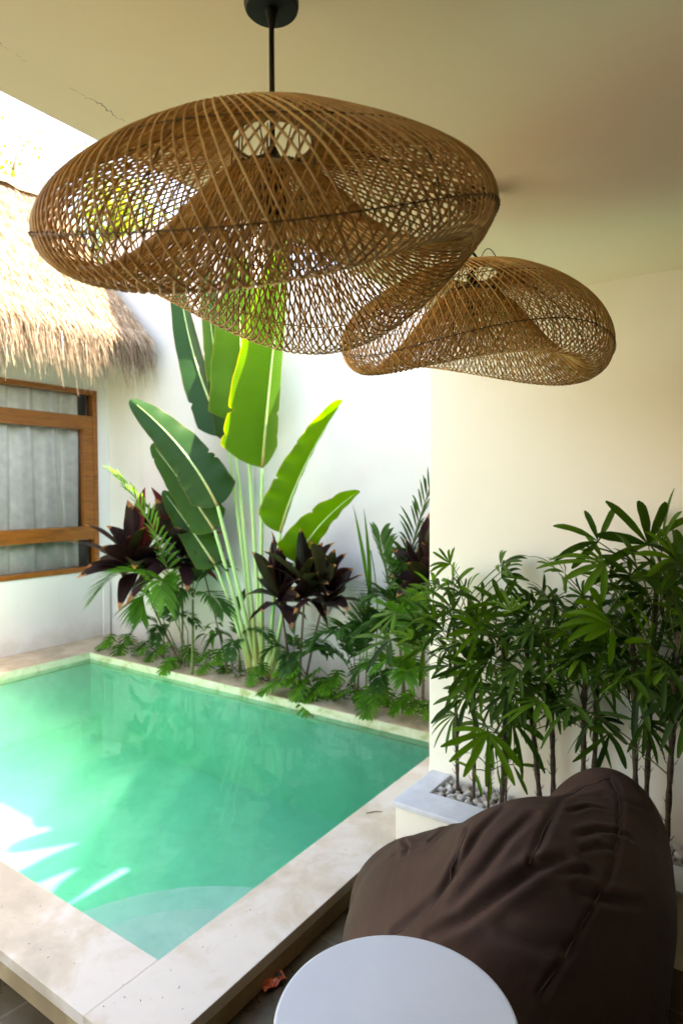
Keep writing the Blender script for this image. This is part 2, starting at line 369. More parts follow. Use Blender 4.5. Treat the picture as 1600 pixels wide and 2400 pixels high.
# ground with the pool opening left out
b = MB()
xs = [-60, PX0-.02, PX1+.02, 60]; ys = [-60, PY0-.02, PY1+.02, 60]
for i in range(3):
    for j in range(3):
        if (i, j) == (1, 1): continue
        b.add([(xs[i], ys[j], 0), (xs[i+1], ys[j], 0), (xs[i+1], ys[j+1], 0), (xs[i], ys[j+1], 0)], [(0, 1, 2, 3)])
tag(b.build('floor', M_FLOOR), kind='structure')
FZ = -.62                                               # pool floor
b = MB()
b.add([(PX0-.01, PY0-.01, FZ), (PX1+.01, PY0-.01, FZ), (PX1+.01, PY1+.01, FZ), (PX0-.01, PY1+.01, FZ),
       (PX0-.01, PY0-.01, WATER+.006), (PX1+.01, PY0-.01, WATER+.006), (PX1+.01, PY1+.01, WATER+.006), (PX0-.01, PY1+.01, WATER+.006)],
      [(0, 1, 2, 3), (0, 4, 5, 1), (1, 5, 6, 2), (2, 6, 7, 3), (3, 7, 4, 0)])
for r, z in ((.98, -.30), (.885, -.235), (.56, -.12)):               # quarter round steps in the near corner
    n = 28; top = [(PX1-r*math.cos(a*PI/2/n), PY0+r*math.sin(a*PI/2/n), z) for a in range(n+1)]
    c = (PX1, PY0, z); V = [c]+top+[(p[0], p[1], FZ) for p in top]
    F = [(0, i+1, i+2) for i in range(n)]+[(i+1, n+2+i, n+3+i, i+2) for i in range(n)]
    b.add(V, F)
tag(b.build('pool_basin', M_BASIN), kind='structure')
b = MB(); b.box((PX0-.018, PY0-.018, FZ-.02), (PX1+.018, PY1+.018, WATER))
tag(b.build('pool_water', M_WATER), kind='structure')
# coping: near and right runs are pale, the far and left decks are wet tan stone; lip faces of its own
b = MB(); OX, OY = -1.255, .966
b.box((-7, OY, .062), (PX1, PY0, COPE)); b.box((PX1+.0025, OY, .062), (OX, BY, COPE)); b.box((-1.512, OY, .062), (PX1+.0025, PY0, COPE-.0006))
tag(b.build('pool_coping', M_COPE, bevel=.004), kind='structure')
b = MB(); b.box((VX, PY0+.002, .0), (PX0, BED, COPE)); b.box((PX0+.002, PY1, .0), (PX1, BED, COPE-.001)); 
b.box((VX, BED+.002, 0), (-4.96, BY, COPE))
tag(b.build('pool_deck', M_DECK, bevel=.004), kind='structure')
b = MB(); b.box((PX0+.001, PY1-.006, WATER-.03), (PX1-.004, PY1-.0005, COPE-.004)); b.box((PX0+.0005, PY0+.002, WATER-.03), (PX0+.006, PY1-.008, COPE-.004))
tag(b.build('pool_waterline', M_LIP), kind='structure')
b = MB(); b.box((-7, OY+.006, -.01), (PX1-.01, PY0-.03, .0615)); b.box((PX1+.015, OY+.006, -.01), (OX-.006, WY, .0615))
tag(b.build('pool_kerb', M_KERB), kind='structure')
b = MB(); b.grid([[(-4.955, BED+.002, .085), (-1.0, BED+.002, .085)], [(-4.955, BY, .085), (-1.0, BY, .085)]])
tag(b.build('planting_bed', M_SOIL), kind='structure')
# drain on the pool floor
d = at(87, 1815, z=FZ); b = MB(); b.lathe([(.0, .006), (.05, .006), (.055, .009), (.075, .009), (.08, .0)], (d.x, d.y, FZ), 24)
tag(b.build('pool_drain', M_DRAIN, smooth=False), 'round white drain cover on the floor of the pool', 'drain')

# ceiling slab, walls
b = MB(); b.box((-1.255, -4.2, CEIL), (2.3, BY-.002, CEIL+.22)); tag(b.build('ceiling', M_CEIL), kind='structure')
b = MB(); b.box((WX, WY, 0), (2.1, WY+.20, CEIL+.06))
tag(b.build('planter_wall', M_CREAM, bevel=.006), 'cream plastered wall behind the lady palms, rising to the porch ceiling', 'wall')
b = MB(); b.box((VX-.001, BY, -.1), (-3.5, BY+.16, 3.9)); b.box((-3.4995, BY, -.1), (.6, BY+.16, 3.12))
tag(b.build('back_wall', M_WALL, bevel=.01), 'tall white wall behind the pool and its planted bed', 'wall')
b = MB(); b.box((1.25, -3.0, 0), (1.45, WY-.002, CEIL-.001))  # out of view; added in a dark colour to cut bounce on the right
tag(b.build('side_wall', M_ROOM), 'unseen dark wall added to darken the porch side opposite the pool', 'wall')
b = MB(); b.box((-1.1, -3.2, 0), (1.45, -3.002, CEIL-.001))
tag(b.build('rear_wall', M_ROOM), 'dim wall of the room at the back of the porch', 'wall')

# ------------------------------------------------------------------ villa: wall, window, thatched roof
villa = thing('pool_villa', 'white villa with a teak window and a thatched roof beyond the pool', 'house', (VX, 2, 0))
WZ0, WZ1 = .741, 2.46; WYA, WYB = 1.15, 3.703           # window opening
b = MB(); T = .18
b.box((VX-T, -3, 0), (VX, BY+.16, WZ0)); b.box((VX-T, -3, WZ1), (VX, BY+.16, 2.95))
b.box((VX-T, WYB, WZ0), (VX, BY+.16, WZ1)); b.box((VX-T, -3, WZ0), (VX, WYA, WZ1))
b.build('wall', M_WALL, villa)
b = MB(); b.box((VX+.0005, BY-.10, COPE), (VX+.025, BY-.03, .62)); b.build('conduit_cover', M_WALL, villa, bevel=.006)
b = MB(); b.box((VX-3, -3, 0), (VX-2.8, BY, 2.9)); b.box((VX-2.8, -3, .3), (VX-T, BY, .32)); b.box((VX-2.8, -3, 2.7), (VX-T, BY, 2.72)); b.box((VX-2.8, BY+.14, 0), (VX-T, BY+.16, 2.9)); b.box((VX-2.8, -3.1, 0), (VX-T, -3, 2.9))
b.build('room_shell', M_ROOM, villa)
win = MB(); fx0, fx1 = VX-.10, VX+.012
fw = .045
win.box((fx0, WYA, WZ1-fw), (fx1, WYB, WZ1)); win.box((fx0, WYA, WZ0), (fx1, WYB, WZ0+fw)); win.box((fx0, WYB-fw, WZ0+fw), (fx1, WYB, WZ1-fw)); win.box((fx0, WYA, WZ0+fw), (fx1, WYA+fw, WZ1-fw))
window = win.build('window', M_WOOD, villa, bevel=.004)
def sub(mb, name, mat, par, **k):
    o = mb.build(name, mat, None, **k); o.parent = par; o.matrix_parent_inverse = par.matrix_world.inverted() if par.parent is None else Matrix.Translation(-Vector(villa.location)) if False else Matrix.Identity(4)
    return o
def child_of_part(mb, name, mat, part, **k):
    """sub-part: the part's own origin sits at the world origin, so no offset is needed"""
    o = mb.build(name, mat, None, **k); o.parent = part; return o
r1 = (2.085, 2.215); r2 = (1.045, 1.17)                 # transom and lower rail heights
a = MB(); a.box((fx0+.01, WYA+fw, r1[0]), (fx1-.006, WYB-fw, r1[1])); child_of_part(a, 'transom', M_WOOD, window, bevel=.004)
a = MB(); a.box((fx0+.01, WYA+fw, r2[0]), (fx1-.006, WYB-fw, r2[1])); child_of_part(a, 'rail', M_WOOD, window, bevel=.004)
a = MB(); a.box((fx0+.012, WYB-fw-.10, r2[1]), (fx1-.008, WYB-fw, r1[0])); child_of_part(a, 'stile', M_WOOD, window, bevel=.004)
a = MB(); a.box((fx0+.012, 2.32, r2[1]), (fx1-.008, 2.42, r1[0])); child_of_part(a, 'stile', M_WOOD, window, bevel=.004)
for z0, z1 in ((WZ0+fw, r2[0]), (r2[1], r1[0]), (r1[1], WZ1-fw)):
    a = MB(); a.add([(VX-.05, WYA+fw, z0), (VX-.05, WYB-fw, z0), (VX-.05, WYB-fw, z1), (VX-.05, WYA+fw, z1)], [(0, 1, 2, 3)]); child_of_part(a, 'pane', M_GLASS, window)
# curtain behind the glass, drawn not quite to the right jamb
G = []
ny = 260
for z in np.linspace(.5, 2.6, 14):
    row = []
    for k in range(ny):
        y = 1.0+(3.55-1.0)*k/(ny-1); ph = y*31+1.6*math.sin(y*5)+.4*math.sin(z*1.4+y*3)
        row.append((VX-.125+.040*math.sin(ph)+.012*math.sin(ph*2.3+1)+.01*math.sin(y*9), y+.006*math.sin(z*3+y*20), z))
    G.append(row)
b = MB(); b.grid(G); tag(b.build('curtain', M_CURTAIN, smooth=True), 'pale grey pleated curtain hanging behind the teak window', 'curtain')
# thatched roof: eave over the window, ridge parallel to the wall
EX, EZ = -4.66, 2.86; RX, RZ = -5.98, 4.34; TY0, TY1 = -3.2, 3.72
def roof_pt(s, y, off=0):
    """s from eave (0) to ridge (1) along a slightly sagging slope"""
    x = EX+(RX-EX)*s; z = EZ+(RZ-EZ)*s-.05*math.sin(PI*s)
    nx, nz = (RZ-EZ), -(RX-EX); L = math.hypot(nx, nz)
    return (x+nx/L*off, y, z+nz/L*off)
b = MB(); ns, nyy = 14, 50; G = []
for i in range(ns+1):
    G.append([roof_pt(i/ns, TY0+(TY1-TY0)*j/nyy, rng.normal(0, .008)) for j in range(nyy+1)])
b.grid(G)
G2 = [[(p[0]-.10, p[1], p[2]-.20) for p in row] for row in G]; b.grid([r[::-1] for r in G2])
b.grid([[G[0][j] for j in range(nyy+1)], [G2[0][j] for j in range(nyy+1)]])
b.grid([[G[i][nyy] for i in range(ns+1)], [G2[i][nyy] for i in range(ns+1)]])
back = [[roof_pt(1, TY0+(TY1-TY0)*j/nyy) for j in range(nyy+1)], [(2*RX-EX-.1, TY0+(TY1-TY0)*j/nyy, EZ-.1) for j in range(nyy+1)]]; b.grid(back)
roof = b.build('thatched_roof', M_THATCH, villa, smooth=True)
def straw(mb, p, d, L, wdt, droop, seg=3):
    p = np.array(p); d = np.array(d, float); d /= np.linalg.norm(d)
    side = np.cross(d, rng.normal(0, 1, 3)); side /= np.linalg.norm(side)+1e-9
    V = []; 
    for k in range(seg+1):
        t = k/seg; q = p+d*L*t+np.array([0, 0, -droop*L*t*t]); wk = wdt*(1-.75*t)
        V += [q-side*wk, q+side*wk]
    mb.add(V, [(2*k, 2*k+1, 2*k+3, 2*k+2) for k in range(seg)])
sd = np.array([EX-RX, 0, EZ-RZ]); sd = sd/np.linalg.norm(sd)
b = MB()
for k in range(26000):
    s = min(1., (int(rng.random()*11)+.45*rng.random()**1.5)/10.5); y = 1.2+(TY1-1.2)*rng.random()
    straw(b, roof_pt(s, y, .002+.034*rng.random()), sd+rng.normal(0, .15, 3)*[1, 1.2, .7], .08+.13*rng.random(), .0013+.0022*rng.random(), .1, 2)
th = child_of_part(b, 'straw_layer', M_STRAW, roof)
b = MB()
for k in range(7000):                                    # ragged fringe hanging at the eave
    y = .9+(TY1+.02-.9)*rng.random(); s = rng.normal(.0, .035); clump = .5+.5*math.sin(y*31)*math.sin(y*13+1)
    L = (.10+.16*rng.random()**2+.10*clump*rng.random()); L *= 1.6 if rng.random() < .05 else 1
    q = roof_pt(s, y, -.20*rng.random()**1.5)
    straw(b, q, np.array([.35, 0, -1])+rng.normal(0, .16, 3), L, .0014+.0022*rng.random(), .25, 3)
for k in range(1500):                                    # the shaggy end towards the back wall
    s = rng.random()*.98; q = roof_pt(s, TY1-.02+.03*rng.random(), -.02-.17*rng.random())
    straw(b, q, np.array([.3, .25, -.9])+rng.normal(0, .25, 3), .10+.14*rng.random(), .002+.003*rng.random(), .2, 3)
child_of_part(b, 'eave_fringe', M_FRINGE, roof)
b = MB()
G = [[(RX+.10*math.cos(a)+.012*math.sin(y*23+a*5), y, RZ+.01+.075*math.sin(a)+.01*math.sin(y*17+a*3)) for a in np.linspace(-.3, PI+.3, 9)] for y in np.linspace(TY0, TY1, 60)]
b.grid(G); child_of_part(b, 'ridge_cap', M_THATCH, roof, smooth=True)

# ------------------------------------------------------------------ tree beyond the villa
def garden_tree(x, y, h, r, label, seed, n=2600):
    R = np.random.default_rng(seed); t = thing('garden_tree', label, 'tree', (x, y, 0), 'trees beyond the villa')
    b = MB(); b.tube([(x, y, 0), (x+.1, y, h*.4), (x-.05, y+.1, h*.75)], [.16, .12, .05], 8); tips = []
    for k in range(16):
        a = R.random()*2*PI; e = .2+R.random()*1.1; z0 = h-r*(.6+.9*R.random()); L = r*(.5+.5*R.random())
        p0 = np.array([x, y, z0]); d = np.array([math.cos(a)*math.cos(e), math.sin(a)*math.cos(e), math.sin(e)])
        pts = [p0, p0+d*L*.5+[0, 0, .05], p0+d*L]; b.tube(pts, [.05, .03, .01], 5); tips += [pts[1], pts[2], (pts[1]+pts[2])/2]
    b.build('trunk', M_BROWNSTEM, t, smooth=True)
    b = MB()
    for k in range(n):
        c = tips[R.integers(len(tips))]+R.normal(0, .26, 3)
        d = R.normal(0, 1, 3); d /= np.linalg.norm(d); s = np.cross(d, R.normal(0, 1, 3)); s /= np.linalg.norm(s); L = .05+.05*R.random(); q = L*.3
        b.add([c, c+d*L*.5+s*q, c+d*L, c+d*L*.5-s*q], [(0, 1, 2, 3)], [(.5, 0), (1, .5), (.5, 1), (0, .5)])
    b.build('crown', M_TREE, t)
q = at(275, 470, x=-9.0); garden_tree(q.x, q.y, q.z+.4, 1.15, 'yellow green tree behind the thatched roof, seen through the weave of the large lamp', 3, 3200)
q = at(20, 415, x=-10.5); garden_tree(q.x, q.y, q.z+.25, .9, 'sparse yellow green treetop showing above the thatched ridge', 5, 1500)

def bez(p0, p1, p2, n):
    p0, p1, p2 = map(np.array, (p0, p1, p2)); t = np.linspace(0, 1, n)[:, None]
    return (1-t)**2*p0+2*t*(1-t)*p1+t*t*p2
# ------------------------------------------------------------------ rattan pendant lamps
PROF0 = np.array([(.064, .1906), (.10, .1911), (.16, .1812), (.22, .1535), (.275, .1200), (.322, .0780), (.346, .034), (.350, -.0091), (.336, -.0541), (.305, -.0841),
                 (.268, -.0791), (.225, -.0441), (.18, .005), (.14, .06), (.108, .098), (.083, .122), (.066, .131)])
PROF = PROF0.copy()
LS = .924
def prof_dense(n):
    P = PROF; t = np.linspace(0, len(P)-1, n); out = np.zeros((n, 2))
    for k in range(n):                                   # Catmull-Rom
        i = min(int(t[k]), len(P)-2); f = t[k]-i
        p0, p1, p2, p3 = P[max(i-1, 0)], P[i], P[i+1], P[min(i+2, len(P)-1)]
        out[k] = .5*(2*p1+(p2-p0)*f+(2*p0-5*p1+4*p2-p3)*f*f+(3*p1-p0-3*p2+p3)*f**3)
    return out
WV = []
def wave(th, r, k):
    """the wavy brim: harmonics round the lamp growing towards the rim, and a lift of the lower lip (k = place along the profile)"""
    a1, b1, a2, b2, a3, b3, c0, c1, d1, c2, d2, ex = WV
    q = (r/.368)**ex; lip = math.exp(-((k-9.5)/2.2)**2); c, s_, C, S_ = math.cos(th), math.sin(th), math.cos(2*th), math.sin(2*th)
    return (q*(a1*c+b1*s_+a2*C+b2*S_+a3*math.cos(3*th)+b3*math.sin(3*th))+lip*(c0+c1*c+d1*s_+c2*C+d2*S_))/LS
def shade_pt(th, r, z, k): return np.array([r*math.cos(th), r*math.sin(th), z+wave(th, r, k)])
def make_shade():
    D = prof_dense(60); seg = np.r_[0, np.cumsum(np.hypot(*np.diff(D, axis=0).T))]
    n = 54; s = np.linspace(0, seg[-1], n); Rr = np.interp(s, seg, D[:, 0]); Zz = np.interp(s, seg, D[:, 1]); Kk = np.interp(s, seg, np.linspace(0, len(PROF)-1, 60)); ds = s[1]-s[0]
    top = np.argmax(Rr)
    tw = np.where(np.arange(n) < top+10, .52, .20)/(Rr+.05); ang = np.r_[0, np.cumsum((tw[1:]+tw[:-1])/2*ds)]
    b = MB(); N = 124
    for fam in (1, -1):
        for k in range(N):
            th0 = 2*PI*(k+.5*(fam < 0))/N+rng.normal(0, .0022); off = .0022*fam; ph = rng.random()*6
            pts = []
            for i in range(n):
                rr = Rr[i]; th = th0+fam*ang[i]+.0012*math.sin(i*.4+ph)/(rr+.1)
                p = shade_pt(th, rr, Zz[i]+off*.3, Kk[i]); o = (rr-.19)/.16
                pts.append(p+np.array([math.cos(th), math.sin(th), 0])*off*o)
            b.tube(pts,   .00168*(1+.12*rng.normal()), 5, False)
    return b
def ring_pts(r, z, kk, n=96): return [shade_pt(2*PI*k/n, r, z, kk) for k in range(n+1)]
SHADE = None; TIES = None
def make_lamp(x, y, zc, rot, label, group, first=None):
    lamp = thing('pendant_lamp', label, 'lamp', (x, y, CEIL), group)
    L = lambda mb, name, mat, **k: mb.build(name, mat, lamp, **k)
    b = MB(); b.lathe([(0, -.041), (.038, -.041), (.0405, -.0385), (.0415, -.035), (.0415, -.0005)], (x, y, CEIL), 40); L(b, 'ceiling_rose', M_BLACK, smooth=False)
    b = MB(); b.lathe([(.0035, -.072), (.0055, -.062), (.010, -.0415)], (x, y, CEIL), 16); L(b, 'cord_grip', M_BLACK, smooth=True)
    return lamp
def lamp_parts(lamp, x, y, zc, rot, shade_me, tie_me, curl):
    def inst(me, name):
        o = bpy.data.objects.new(name, me); COL.objects.link(o); o.parent = lamp
        o.matrix_parent_inverse = Matrix.Identity(4)
        o.location = Vector((x, y, zc))-Vector(lamp.location); o.rotation_euler = (0, 0, rot); o.scale = (LS,)*3; return o
    inst(shade_me, 'woven_shade'); 
    inst(tie_me, 'binding_wire')
    b = MB()
    if curl:
        pts = [(x, y, CEIL-.07)]+[(x+.012*math.sin(k*1.1)*min(1, k/4), y+.01*math.cos(k*.9)*min(1, k/4), CEIL-.07-(CEIL-.07-zc-.1)*k/14) for k in range(1, 15)]
        b.tube(pts, .0035, 8)
        b.tube(bez((x+.01, y, zc+.16), (x+.035, y, zc+.30), (x+.075, y+.01, zc+.165), 16).tolist(), .0013, 5)
    else: b.tube([(x, y, CEIL-.07), (x, y, zc+.1)], .0042, 10)
    b.build('cord', M_CORD, lamp, smooth=True)
    b = MB(); b.lathe([(.0, .175), (.006, .17), (.016, .15), (.021, .14), (.021, .075), (.017, .065), (0, .065)], (x, y, zc), 20); b.build('bulb_socket', M_BLACK, lamp, smooth=False)
    b = MB(); b.lathe([(.0, .012), (.014, .016), (.021, .03), (.019, .046), (.012, .064)], (x, y, zc), 20); b.build('light_bulb', M_BULB, lamp, smooth=True)
    b = MB()
    for k in range(3):
        a = 2*PI*k/3+.5
        b.tube([(x+.016*math.cos(a), y+.016*math.sin(a), zc+.145), (x+.03*math.cos(a), y+.03*math.sin(a), zc+.20), (x+.062*math.cos(a), y+.062*math.sin(a), zc+.19), (x+.066*math.cos(a), y+.066*math.sin(a), zc+.14)], .0013, 5)
    b.build('hanger_wire', M_WIRE, lamp)
def make_ties():
    b = MB()
    fr, fz = PROF[7][0]/.368, 1
    for kk, dr in ((7, .002), (4, .001), (12.6, -.002), (0, .002), (16, .001)):
        i = int(kk); f = kk-i; pr = PROF[i]*(1-f)+PROF[min(i+1, 16)]*f; b.tube(ring_pts(pr[0]+dr, pr[1], kk), .0012, 6, False)
    R7, Z7 = PROF[7][0]+.002, PROF[7][1]
    for k in range(0, 360, 3):                               # wire wraps on the equator hoop
        a = k*PI/180; p = shade_pt(a, R7, Z7, 7); q = shade_pt(a+.018, R7, Z7, 7)
        b.tube([p+[0, 0, .005], p+[.004*math.cos(a), .004*math.sin(a), 0], q+[0, 0, -.006]], .001, 4)
    for k in range(6):                                       # upright stay wires inside the weave
        a = 2*PI*k/6+.2; D = prof_dense(40); b.tube([shade_pt(a, D[i][0]-.006, D[i][1], i*16/39) for i in range(2, 18)], .0014, 5)
    for k in range(8):                                       # short posts between the two throat rings
        a = 2*PI*k/8; c, s_ = math.cos(a), math.sin(a); b.tube([(.0665*c, .0665*s_, .186), (.0695*c, .0695*s_, .129)], .0012, 5)
    for k in range(150):                                     # knobbly strand ends round the lower ring
        a = 2*PI*k/150; c, s_ = math.cos(a), math.sin(a); z = .128+.006*rng.random(); b.tube([(.066*c, .066*s_, z-.004), (.071*c, .071*s_, z+.004), (.076*c, .076*s_, z-.003)], .0016, 4)
    return b
def as_mesh(mb, name, mat, smooth=False):
    o = mb.build(name, mat, smooth=smooth); me = o.data; bpy.data.objects.remove(o); return me
for (L, sc, wv, lab, curl) in (
    ((-.653, .760, 1.8586, YAW), (1.035, 1.0077), (.0058, .0419, .0431, -.019, .0067, .0053, .0248, .0017, .0026, .0244, -.0101, 2.3745), 'large woven rattan pendant lamp nearest the viewer, hung from a black ceiling rose', False),
    ((-.673, 1.578, 1.891, YAW), (1.0516, .977), (-.0179, .0649, -.0302, -.0395, 0, 0, .004, 0, 0, 0, 0, 3.42), 'woven rattan pendant lamp farther back, partly hidden behind the larger one', True)):
    WV[:] = wv; PROF[:] = PROF0*sc
    l = make_lamp(*L, lab, 'woven rattan pendant lamps')
    lamp_parts(l, *L, as_mesh(make_shade(), 'woven_shade', M_RATTAN, True), as_mesh(make_ties(), 'binding_wire', M_WIRE), curl)

# ------------------------------------------------------------------ side table
tc = at(906, 2189, z=.56); TR = .2165
tx, ty = tc.x-FW[0]*TR/math.hypot(FW[0], FW[1])*1.0, tc.y-FW[1]*TR/math.hypot(FW[0], FW[1])*1.0
table = thing('side_table', 'round white side table with a pedestal beside the brown beanbag', 'table', (tx, ty, 0))
b = MB(); b.lathe([(0, .56), (TR-.006, .56), (TR-.0015, .5585), (TR, .555), (TR, .537), (TR-.004, .533), (0, .533)], (tx, ty, 0), 96); o = b.build('table_top', M_TABLE, table, smooth=False)
b = MB(); b.lathe([(.035, .5325), (.03, .50), (.028, .10), (.035, .03), (.05, .021)], (tx, ty, 0), 28); b.build('pedestal', M_TABLE, table, smooth=True)
b = MB(); b.lathe([(0, .0205), (.12, .02), (.17, .012), (.175, .0005)], (tx, ty, 0), 40); b.build('foot', M_TABLE, table, smooth=False)

# ------------------------------------------------------------------ planter box with pebbles
PX, PYF, PT = -1.267, 2.178, .255
planter = MB()
planter.box((PX+.012, PYF+.012, 0), (1.248, PYF+.14, PT-.02)); planter.box((PX+.012, PYF+.1405, 0), (PX+.085, WY-.001, PT-.02))
pl = thing('planter_box', 'low white masonry planter along the cream wall beside the pool', 'planter', (PX, PYF, 0))
planter.build('box_wall', M_CREAM, pl)
b = MB(); rim = [(PX, PYF), (1.248, PYF), (1.248, PYF+.152), (PX+.094, PYF+.152), (PX+.094, WY-.002), (PX, WY-.002)]
V = [(x, y, PT) for x, y in rim]+[(x, y, PT-.021) for x, y in rim]
b.add(V, [tuple(range(6)), tuple(range(11, 5, -1))]+[(i, 6+i, 6+(i+1) % 6, (i+1) % 6) for i in range(6)])
b.build('rim', M_PLANTER, pl, bevel=.003)
b = MB(); b.grid([[(PX+.08, PYF+.13, .205), (1.248, PYF+.13, .205)], [(PX+.08, WY, .205), (1.248, WY, .205)]]); b.build('soil', M_SOIL, pl)
peb = []
for v in range(6):
    R = np.random.default_rng(40+v); b = MB(); G = []; n1, n2 = 7, 12; k3 = R.normal(0, .12, 6)
    for i in range(n1+1):
        a = PI*i/n1
        G.append([(math.sin(a)*math.cos(2*PI*j/n2)*(1+k3[0]*math.cos(2*PI*j/n2+k3[1]*9)), math.sin(a)*math.sin(2*PI*j/n2)*(.72+k3[2]), math.cos(a)*(.55+k3[3]*.6)*(1+k3[4]*math.sin(2*PI*j/n2))) for j in range(n2)])
    b.grid(G, closed_u=True); o = b.build('pebble', M_PEBBLE, smooth=True); peb.append(o.data); bpy.data.objects.remove(o)
def pebble(x, y, z, s, R):
    o = bpy.data.objects.new('pebble', peb[R.integers(6)]); COL.objects.link(o); o.location = (x, y, z); o.scale = (s, s, s)
    o.rotation_euler = (R.normal(0, .35), R.normal(0, .35), R.random()*6.28)
    tag(o, 'smooth pale river pebble lying in the white planter under the lady palms', 'pebble', 'pale pebbles in the planter')
R = np.random.default_rng(11); placed = []
for x0, x1, want in ((-1.165, -.62, 175), (-.34, .26, 120)):
    cnt = 0; tries = 0
    while cnt < want and tries < 6000:
        tries += 1; x = x0+(x1-x0)*R.random(); y = PYF+.165+(WY-PYF-.185)*R.random(); s = .013+.011*R.random()
        lay = sum((x-q[0])**2+(y-q[1])**2 < (.85*(s+q[3]))**2 for q in placed)
        if lay > 1: continue
        z = .212+s*.4+lay*.016; placed.append((x, y, z, s)); pebble(x, y, z, s, R); cnt += 1

# ------------------------------------------------------------------ beanbag
BC = np.array([-.60, 1.62, .20])
BLOBS = [((-.395, 1.784, .405), (.166, .238, .194)), ((-.68, 1.668, .018), (.383, .398, .245)), ((-.637, 1.604, .272), (.372, .385, .236)), ((-.521, 1.554, .369), (.217, .313, .307)),
         ((-.534, 1.516, .136), (.252, .418, .297)), ((-.426, 2.024, .43), (.151, .148, .21)), ((-.966, 1.829, .136), (.206, .208, .182))]
def bean_sdf(p):
    ds = []
    for c, r in BLOBS:
        q = (p-np.array(c))/np.array(r); k0 = np.linalg.norm(q, axis=-1); k1 = np.linalg.norm(q/np.array(r), axis=-1); ds.append(k0*(k0-1)/(k1+1e-9))
    ds = np.array(ds); k = 16.
    return -np.log(np.exp(-k*ds).sum(0))/k
def bean_radius(D):
    lo = np.zeros(len(D)); hi = np.full(len(D), 1.3)
    for _ in range(30):
        mid = (lo+hi)/2; s = bean_sdf(BC+D*mid[:, None]) < 0; lo = np.where(s, mid, lo); hi = np.where(s, hi, mid)
    return lo
def bean_hit(px, py):
    d = ray(px, py); d = d/np.linalg.norm(d); t = .6
    for _ in range(120):
        s = float(bean_sdf((EYE+d*t)[None])[0])
        if s < .0008: break
        t += max(s*.6, .0008)
        if t > 3.2: return None
    return EYE+d*t
BU, BV = 300, 190
th_ = np.linspace(0, 2*PI, BU, endpoint=False); ph_ = np.linspace(.0005, PI-.0005, BV)
TH, PH = np.meshgrid(th_, ph_); D = np.stack([np.sin(PH)*np.cos(TH), np.sin(PH)*np.sin(TH), np.cos(PH)], -1).reshape(-1, 3)
P = BC+D*bean_radius(D)[:, None]
# folds and seams: lines traced over the fabric, pressed in (folds) or stitched (seams)
FOLDS = [([(1250, 1905), (1190, 1960), (1130, 2040), (1060, 2120)], .012, .017), ([(1330, 2010), (1260, 2030), (1190, 2080), (1090, 2150), (1000, 2196)], .020, .017),
         ([(1180, 1890), (1130, 1940), (1085, 2010), (1030, 2090), (930, 2180)], .014, .020), ([(1050, 1930), (1000, 1975), (925, 2000)], .009, .014), ([(945, 1965), (955, 1985), (950, 2005)], .012, .01),
         ([(1370, 1868), (1420, 1860), (1470, 1880), (1510, 1895)], .011, .013), ([(1345, 1960), (1400, 1945), (1450, 1950), (1480, 1965)], .010, .011), ([(1360, 1995), (1400, 1985), (1440, 1990)], .008, .01),
         ([(1300, 2050), (1350, 2040), (1390, 2050)], .010, .011), ([(1350, 2090), (1420, 2110), (1500, 2120)], .009, .016), ([(1180, 2180), (1270, 2210), (1360, 2230)], .012, .02),
         ([(1330, 1905), (1380, 1890), (1440, 1900)], .008, .010)]
SEAMS = [[(1428, 1822), (1443, 1850), (1452, 1890), (1452, 1950), (1440, 2000), (1425, 2060), (1395, 2110), (1360, 2180), (1310, 2260), (1270, 2330)],
         [(1428, 1822), (1370, 1838), (1310, 1880), (1270, 1960), (1240, 2020)], [(1095, 1940), (1075, 2000), (1050, 2060), (1010, 2120), (920, 2185)]]
def dense(pts, n): 
    pts = np.array(pts, float); t = np.linspace(0, len(pts)-1, n); return np.stack([np.interp(t, range(len(pts)), pts[:, k]) for k in (0, 1)], 1)
disp = np.zeros(len(P))
for pts, dp, wd in FOLDS:
    H = [bean_hit(*q) for q in dense(pts, 160)]; H = [(h, i/159) for i, h in enumerate(H) if h is not None]
    if not H: continue
    A = np.array([h for h, _ in H]); tt = np.array([t for _, t in H]); d2 = ((P[:, None, :]-A[None])**2).sum(-1); k = d2.argmin(1); dd = np.sqrt(d2.min(1))
    env = np.sin(PI*np.clip(tt[k]*.92+.04, 0, 1))**.6
    disp += -1.05*dp*env*np.exp(-(dd/(wd*.62))**2)+.62*dp*env*np.exp(-((dd-wd*1.35)/(wd*.95))**2)
for pts in SEAMS:
    A = np.array([h for h in (bean_hit(*q) for q in dense(pts, 60)) if h is not None]); dd = np.sqrt(((P[:, None, :]-A[None])**2).sum(-1).min(1))
    disp += -.006*np.exp(-(dd/.008)**2)+.0025*np.exp(-((dd-.016)/.01)**2)
disp += .004*np.sin(P[:, 0]*15+P[:, 2]*9)*np.sin(P[:, 1]*13+P[:, 2]*11)
P = P+D*disp[:, None]; P[:, 2] = np.where(P[:, 2] < .06, .012+.048*np.exp((P[:, 2]-.06)/.05)*.9, P[:, 2]); P[:, 2] = np.maximum(P[:, 2], .004)
b = MB(); G = P.reshape(BV, BU, 3).tolist(); b.grid(G, closed_u=True)
bean = b.build('beanbag', M_BEAN, smooth=True); tag(bean, 'large dark brown fabric beanbag chair slumped between the planter and the round table', 'beanbag')
Pg = P
b = MB()
for pts in SEAMS:                                        # raised stitching
    A = [h for h in (bean_hit(*q) for q in dense(pts, 60)) if h is not None]; Q = []
    for h in A:
        k = ((Pg-h)**2).sum(1).argmin(); Q.append(Pg[k]+D[k]*.0016)
    Q = np.array(Q); 
    for _ in range(8): Q[1:-1] = (Q[:-2]+2*Q[1:-1]+Q[2:])/4
    b.tube(Q.tolist(), .0017, 5)
b.build('seam', simple('seam_thread', (.055, .033, .025), .7), bean)

